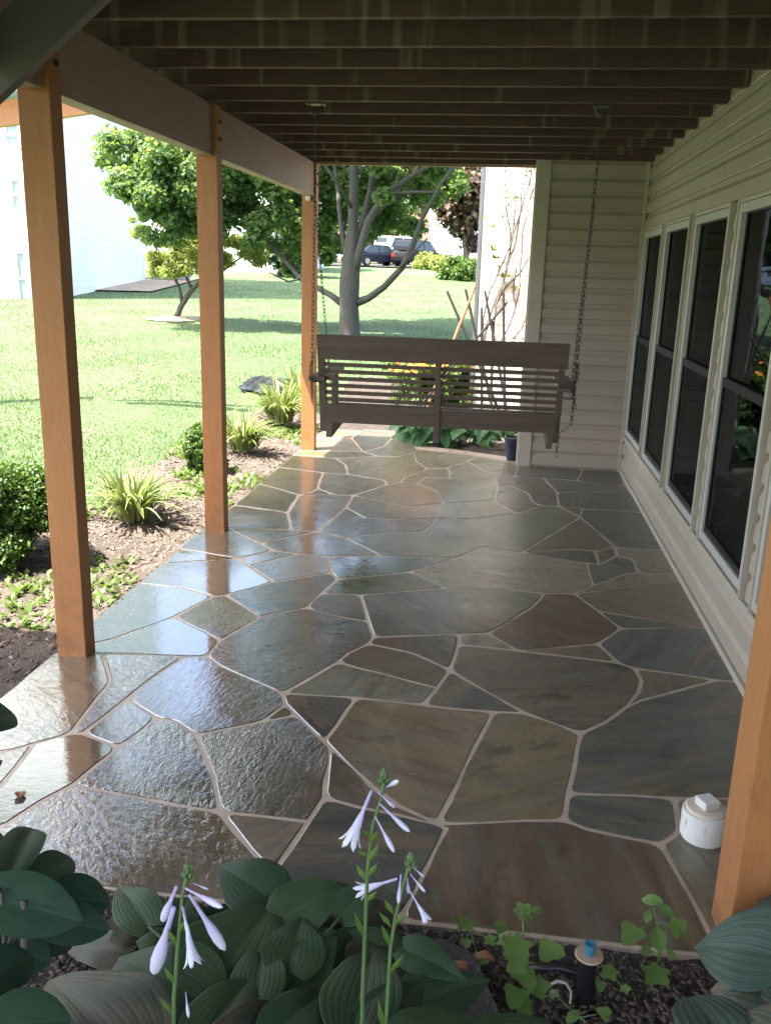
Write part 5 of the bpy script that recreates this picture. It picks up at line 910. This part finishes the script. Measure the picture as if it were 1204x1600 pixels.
# glossy leaved shrub at the left edge
rc = Vector((-.92, 1.05, 0)); rh = thing('glossy_shrub', 'shrub with large glossy dark oval leaves at the lower left corner', 'shrub', rc)
RV = [((2, 1395), (62, 1252), 62, .50), ((42, 1390), (124, 1318), 56, .46), ((62, 1400), (176, 1405), 66, .42), ((-60, 1392), (124, 1430), 84, .50), ((34, 1432), (172, 1448), 60, .44), ((-50, 1545), (66, 1480), 66, .45), ((-50, 1610), (118, 1585), 84, .45), ((-50, 1140), (36, 1096), 62, .62), ((14, 1372), (46, 1332), 36, .44), ((-40, 1500), (30, 1440), 60, .40), ((-60, 1330), (10, 1280), 60, .5), ((-20, 1600), (40, 1510), 60, .36), ((-60, 1240), (-8, 1150), 60, .6), ((30, 1490), (130, 1440), 56, .3), ((-20, 1470), (80, 1500), 60, .34)]
for i, (b, t, w_, z) in enumerate(RV):
    B = at(*b, z=z + .02); Tp = at(*t, z=z - .02); put_leaf(rh, B, Tp, wpx(B, w_ * 1.0), 'r', i, (Vector((0, 0, EYE)) - B).normalized() + Vector((0, 0, .35))); j = rc + Vector((r_.uniform(-.05, .12), r_.uniform(-.05, .2), z * .7)); MB().tube([B, B.lerp(j, .3) + Vector((0, 0, -.01)), j], [.003, .004, .006], 6).build('twig', M['dark_bark'], rh, True)
for k in range(3): MB().tube([rc + Vector((.03 * k, .02 * k, -.03)), rc + Vector((.02 + .06 * k, .08 * k, .25)), rc + Vector((.08 * k - .05, .12 * k, .5))], [.012, .009, .006], 7).build('stem', M['dark_bark'], rh, True)
# blue-green hosta at the lower right
hc2 = Vector((.92, 1.50, 0)); hb = thing('hosta', 'blue green hosta with broad puckered leaves at the lower right corner', 'plant', hc2)
for i, (b, t, w_, kd, z) in enumerate([((1215, 1492), (1072, 1452), 140, 'u', .22), ((1250, 1420), (1176, 1376), 80, 'u', .26), ((1140, 1640), (1064, 1502), 110, 'u', .22), ((1255, 1560), (1096, 1520), 120, 'p', .18), ((1230, 1640), (1122, 1548), 130, 'p', .27), ((1260, 1570), (1186, 1510), 80, 'u', .31), ((1130, 1660), (1030, 1590), 90, 'u', .2), ((1290, 1480), (1190, 1460), 110, 'u', .2), ((1200, 1680), (1130, 1600), 100, 'u', .25)]):
    B = at(*b, z=z); Tp = at(*t, z=z - .06); o = put_leaf(hb, B, Tp, wpx(B, w_), kd, i)
    if kd == 'p': o['label'] = 'pale leaf with brown scorched patches'
    petiole(hb, hc2, B, .006)
# seedlings
def lobed(name, mat, teeth=5, seed=0):
    pts = []
    for k in range(teeth * 4):
        a = -math.pi / 2 + 2 * math.pi * (k + .5) / (teeth * 4); q = .5 * (1 + .24 * math.cos(a * teeth + .4) + .10 * math.cos(a * teeth * 2)) * (1.0 + .15 * math.sin(a)); pts.append((q * math.cos(a), .5 + q * math.sin(a), .10 * abs(math.cos(a)) + .03 * math.sin(3 * a)))
    mb = MB(); n = len(pts); mb.v = pts + [(0, .45, 0)]; mb.f = [(k, (k + 1) % n, n) for k in range(n)]; return mb.mesh(name, mat, True)
WM = leaf_mat('seedling_leaf', [(.085, .155, .04), (.115, .195, .05), (.14, .22, .06)], .5, .3)
HM['w'] = [lobed('seedling_leaf', WM, 5), lobed('seedling_leaf', WM, 3)]; HM['o'] = [leaf_mesh('seedling_leaf', WM, ellip, 6, 6, .2, .2, 0, 0, .05)]
def seedling(label, foot, leaves, ztop):
    F_ = at(*foot, z=0); t = thing('seedling', label, 'plant', F_, 'seedlings in the mulch by the patio edge'); us = [l[0] for l in leaves]
    n = len(leaves); zmx = max(l[3] for l in leaves)
    tips = [at(l[0], l[1], z=l[3]) for l in leaves]; apex = max(tips, key=lambda p: p.z)
    MB().tube([F_ + Vector((0, 0, -.01)), F_.lerp(apex, .5) + Vector((.004, 0, 0)), apex], [.003, .0025, .0015], 6).build('stem', M['stalk'], t)
    for i, (u, v, w_, z, kd) in enumerate(leaves):
        c = tips[i]; base = F_.lerp(apex, min(.95, max(.1, z / max(.01, apex.z)))); d = (c - base); d.z = d.z * .3; d = d.normalized() if d.length > .008 else Vector((r_.uniform(-1, 1), r_.uniform(-1, .2), 0)).normalized()
        s = wpx(c, w_ * .78); put_leaf(t, c - d * s * .5, c + d * s * .5 + Vector((0, 0, r_.uniform(-.012, .0))), s if kd == 'w' else s * .62, kd, i); MB().tube([base, c - d * s * .45], .0012, 5).build('leaf_stalk', M['stalk'], t)
seedling('tall lobed seedling between the hosta and the black sprinkler', (820, 1580), [(815, 1422, 34, .17, 'w'), (840, 1421, 26, .17, 'o'), (808, 1475, 52, .13, 'w'), (856, 1482, 44, .12, 'w'), (808, 1503, 40, .10, 'w'), (820, 1525, 44, .07, 'w'), (838, 1540, 40, .06, 'w'), (806, 1555, 44, .04, 'w'), (790, 1468, 30, .10, 'w'), (816, 1570, 36, .03, 'w')], .17)
seedling('upright seedling with pointed leaves left of the blue green hosta', (1032, 1500), [(1018, 1404, 38, .16, 'o'), (1040, 1421, 30, .15, 'o'), (1012, 1428, 26, .15, 'o'), (988, 1456, 44, .10, 'w'), (1056, 1447, 36, .10, 'w'), (1028, 1462, 48, .09, 'o'), (1010, 1484, 22, .05, 'w'), (1048, 1487, 20, .05, 'o'), (1024, 1520, 46, .03, 'w')], .16)
seedling('small round leaved seedling at the patio edge beside the slab', (742, 1480), [(728, 1440, 30, .05, 'w'), (780, 1448, 26, .04, 'w'), (764, 1468, 22, .04, 'w'), (728, 1472, 20, .03, 'w'), (748, 1496, 30, .02, 'w')], .05)
seedling('small low seedling right of the sprinkler', (950, 1530), [(952, 1516, 30, .03, 'w'), (938, 1538, 20, .02, 'w'), (975, 1545, 18, .02, 'w')], .03)
seedling('low seedling at the bottom edge below the sprinkler', (920, 1600), [(895, 1585, 30, .03, 'o'), (942, 1583, 26, .02, 'w'), (865, 1552, 22, .02, 'w')], .03)
# sprinkler, drip pipe, slab edge, cleanout
F_ = at(912, 1566, z=0); sk = thing('sprinkler', 'black sprinkler riser with tan washer and blue nozzle in the mulch', 'sprinkler', F_)
blk = simple('black_plastic', (.012, .012, .014), .45, .1, 20, .02); ztop = at(915, 1493, y=F_.y).z
MB().lathe([(.020, -.05), (.020, ztop - .004), (.0215, ztop - .003), (.0215, ztop)], F_, 20).build('riser', blk, sk, True)
shade_auto(MB().lathe([(.020, ztop + .0005), (.031, ztop + .0005), (.033, ztop + .003), (.031, ztop + .006), (.014, ztop + .0065)], F_, 24).build('washer', simple('tan_rubber', (.30, .21, .14), .6, .15, 20), sk))
shade_auto(MB().lathe([(.0125, ztop + .0066), (.0125, ztop + .022), (.014, ztop + .0225), (.014, ztop + .034), (.010, ztop + .0345), (.0095, ztop + .030), (.003, ztop + .030)], F_, 20).build('nozzle', simple('blue_plastic', (.035, .14, .19), .4, .1, 20), sk))
a, b = at(850, 1513, z=.02), at(902, 1520, z=.02); tag(MB().tube([a + Vector((-.06, .02, -.03)), a, a.lerp(b, .5) + Vector((0, .004, .004)), b, b + Vector((.02, -.01, -.02))], .007, 8).build('drip_pipe', blk, None, True), 'short black drip pipe running to the sprinkler', 'pipe')
q = [at(u, v, z=.03) for u, v in ((590, 1475), (690, 1466), (742, 1492), (795, 1620), (560, 1640))]
mb = MB(); n = len(q); mb.add([(p.x, p.y, -.05) for p in q] + [tuple(p) for p in q], [tuple(range(n, 2 * n))] + [(i, (i + 1) % n, n + (i + 1) % n, n + i) for i in range(n)])
tag(mb.build('stone_slab', simple('dark_slab', (.045, .040, .037), .6, .35, 14, .6, .01)), 'dark flat stone slab lying in the mulch between hosta and sprinkler', 'stone')
cp = Vector((.690, 2.47, 0)); co = thing('drain_cleanout', 'white plastic drain cleanout with square topped cap beside the right post', 'pipe', cp)
pvc = simple('weathered_pvc', (.66, .65, .60), .45, .10, 12, .08, .002); cap = simple('yellowed_pvc', (.60, .53, .42), .5, .10, 12, .08, .002)
shade_auto(MB().lathe([(.064, -.02), (.064, .006), (.0685, .008), (.0685, .088), (.0675, .092), (.06, .0925)], cp, 36).build('pipe', pvc, co)); shade_auto(MB().lathe([(.0595, .085), (.0595, .099), (.056, .103), (.02, .104)], cp, 36).build('cap', cap, co))
nt_ = MB().box(-.026, .026, -.026, .026, .1045, .130, .004).build('square_nut', pvc, co); nt_.matrix_parent_inverse = Matrix.Identity(4); nt_.rotation_euler = (0, 0, .45)
for k in range(7):
    an = k * .9; MB().box(-.0015, .0015, -.0015, .0015, .05, .075).build('rib', cap, co).matrix_basis = Matrix.Translation(cp + Vector((.0688 * math.cos(an), .0688 * math.sin(an), 0)))
# fallen leaves on the wet stone
fm = leaf_mesh('fallen_leaf', simple('dead_leaf', (.22, .085, .035), .6, .3, 20), ellip, 6, 6, .25, .35, 0, 0, .2)
for (u, v, a_, s_, lab) in ((30, 1246, .4, .045, 'brown fallen leaf on the wet stone at the left edge'), (770, 1502, 1., .05, 'orange brown fallen leaf lying among the tall seedling'), (720, 1525, .3, .06, 'brown leaf lying on the dark slab')):
    p = at(u, v, z=.012 if v < 1400 else .04); o = link(bpy.data.objects.new('fallen_leaf', fm)); o.location = p; o.rotation_euler = (.1, .15, a_); o.scale = (s_ * .8, s_, s_); tag(o, lab, 'leaf', 'fallen leaves')
mb = MB(); P = [at(u, v, z=.03) for u, v in ((860, 1538), (870, 1533), (884, 1536), (892, 1550), (890, 1568))]; tag(mb.tube(P, [.003, .004, .004, .003, .002], 6).build('dry_root', simple('pale_root', (.35, .32, .27), .7, .2, 20), None, True), 'pale curled dry root beside the sprinkler', 'root')
# ------------------------------------------------------------------ behind the swing
fp = Vector((-.42, 8.78, .02)); t = thing('hosta', 'leafy green hosta at the far patio edge under the swing', 'plant', fp)
for i in range(80):
    a = r_.uniform(0, 6.28); B = fp + Vector((math.cos(a) * .15 + r_.uniform(-.46, .42), math.sin(a) * .12 - .08, .04 + .24 * r_.random())); Tp = B + Vector((math.cos(a) * .16, math.sin(a) * .15 - .07, r_.uniform(-.12, .02))); put_leaf(t, B, Tp, .16, 'f', i)
    if i % 4 == 0: petiole(t, (B.x * .5 + fp.x * .5, fp.y, 0), B)
OR = simple('orange_petal', (.75, .27, .02), .5, .15, 20, 0); bmh = MB()
for k in range(8): a = k * math.pi / 4; bmh.add([(.006 * math.cos(a - .4), .006 * math.sin(a - .4), 0), (.032 * math.cos(a - .22), .032 * math.sin(a - .22), .004), (.042 * math.cos(a), .042 * math.sin(a), -.004), (.032 * math.cos(a + .22), .032 * math.sin(a + .22), .004), (.006 * math.cos(a + .4), .006 * math.sin(a + .4), 0)], [(0, 1, 2, 3, 4)])
bmh.lathe([(.012, 0), (.011, .012), (.004, .018)], (0, 0, 0), 8); bm_ = bmh.mesh('blossom', OR)
for k, (u, lab, nb) in enumerate(((655, 'left clump of orange daisy like flowers behind the swing', 56), (705, 'middle clump of orange daisy like flowers behind the swing', 40), (748, 'right clump of orange flowers in front of the white wall', 22))):
    c = at(u, 575, y=9.75 + .1 * k); c.z = .2; t = thing('orange_flower_plant', lab, 'plant', c, 'orange flowers behind the swing')
    cc = [c + Vector((r_.uniform(-.3, .3), r_.uniform(-.3, .3), r_.uniform(.05, .46))) for _ in range(24)]; cloud_obj('foliage', t, M['weed'], cc, [.15] * 24, 3000, .06, seed=70 + k, shell=.2, aspect=.4)
    for i in range(nb):
        o = link(bpy.data.objects.new('blossom', bm_)); place(o, t); p = c + Vector((r_.uniform(-.3, .3), r_.uniform(-.32, .3), r_.uniform(.38, .66))); o.location = p; o.rotation_euler = (r_.uniform(.2, 1.1), r_.uniform(-.4, .4), r_.uniform(-1, 1))
        if i % 3 == 0: MB().tube([(p.x, p.y, c.z), p], .003, 5).build('flower_stem', M['stalk'], t)
STK = wood('stake_wood', (.018, .013, .011), .7, (8, 8, 1), .3); ORS = wood('orange_stake_wood', (.42, .17, .08), .6, (8, 8, 1), .2)
for (a, b, lab, mat, rd) in (((735, 540), (698, 455), 'dark stake leaning far left by the white wall', STK, .015), ((746, 536), (727, 452), 'dark stake leaning slightly left, nearest the orange stake', STK, .015), ((708, 533), (742, 447), 'thick orange brown stake leaning right among the dark stakes', ORS, .016), ((752, 540), (752, 480), 'short upright dark stake in the middle of the cluster', STK, .014), ((772, 536), (757, 454), 'tall dark stake leaning left before the white wall', STK, .014), ((735, 540), (792, 472), 'dark stake slanting right across the other stakes', STK, .014), ((787, 540), (786, 458), 'rightmost upright dark stake against the white wall', STK, .015), ((769, 540), (770, 502), 'shortest dark stake in front of the white wall', STK, .015)):
    A, Bt = at(*a, y=9.25), at(*b, y=9.3); d = Bt - A; A2 = A - d * ((A.z - .15) / max(.05, d.z)) if d.z > 0 else A
    if abs(A2.x - A.x) > .7: A2 = A - d * .6
    mb = MB().tube([A2, A, A.lerp(Bt, .5), Bt], [rd, rd, rd * .96, rd * .85], 8); tag(mb.build('garden_stake', mat), lab, 'stake', 'stakes by the white wall')
pp = at(797, 720, z=.0); pp = Vector((pp.x + .02, pp.y + .06, 0)); t = thing('flower_pot', 'dark blue glazed pot at the foot of the house corner', 'pot', pp)
shade_auto(MB().lathe([(.055, 0), (.06, .01), (.082, .17), (.09, .185), (.09, .21), (.08, .212), (.074, .17)], pp, 28).build('pot', simple('blue_glaze', (.012, .022, .045), .2, .2, 8, .05), t)); MB().lathe([(.076, .175), (.03, .18)], pp, 20).build('soil', M['dark_soil'], t)
# crumpled black sheet on the lawn
p0 = at(415, 607, ground=1); V = []; Fq = []; NX = 14
for i in range(NX + 1):
    for j in range(NX + 1):
        x, y = (i / NX - .5) * .5, (j / NX - .5) * .7; e_ = max(0, 1 - (2 * x / .55) ** 4) * max(0, 1 - (2 * y / .75) ** 4); V.append((p0.x + x + .02 * math.sin(j * 1.9), p0.y + y + .03 * math.sin(i * 2.3), gz(p0.x + x, p0.y + y) + .03 + e_ * (.02 + .025 * math.sin(i * 1.7 + j) * math.sin(j * 1.3)) + r_.uniform(0, .015)))
Fq = [(i * (NX + 1) + j, (i + 1) * (NX + 1) + j, (i + 1) * (NX + 1) + j + 1, i * (NX + 1) + j + 1) for i in range(NX) for j in range(NX)]
tag(link(bpy.data.objects.new('plastic_sheet', np_mesh('plastic_sheet', V, Fq, simple('black_sheet', (.02, .022, .026), .28, .2, 10, .1), False))), 'crumpled black plastic sheet lying on the lawn edge', 'sheet')
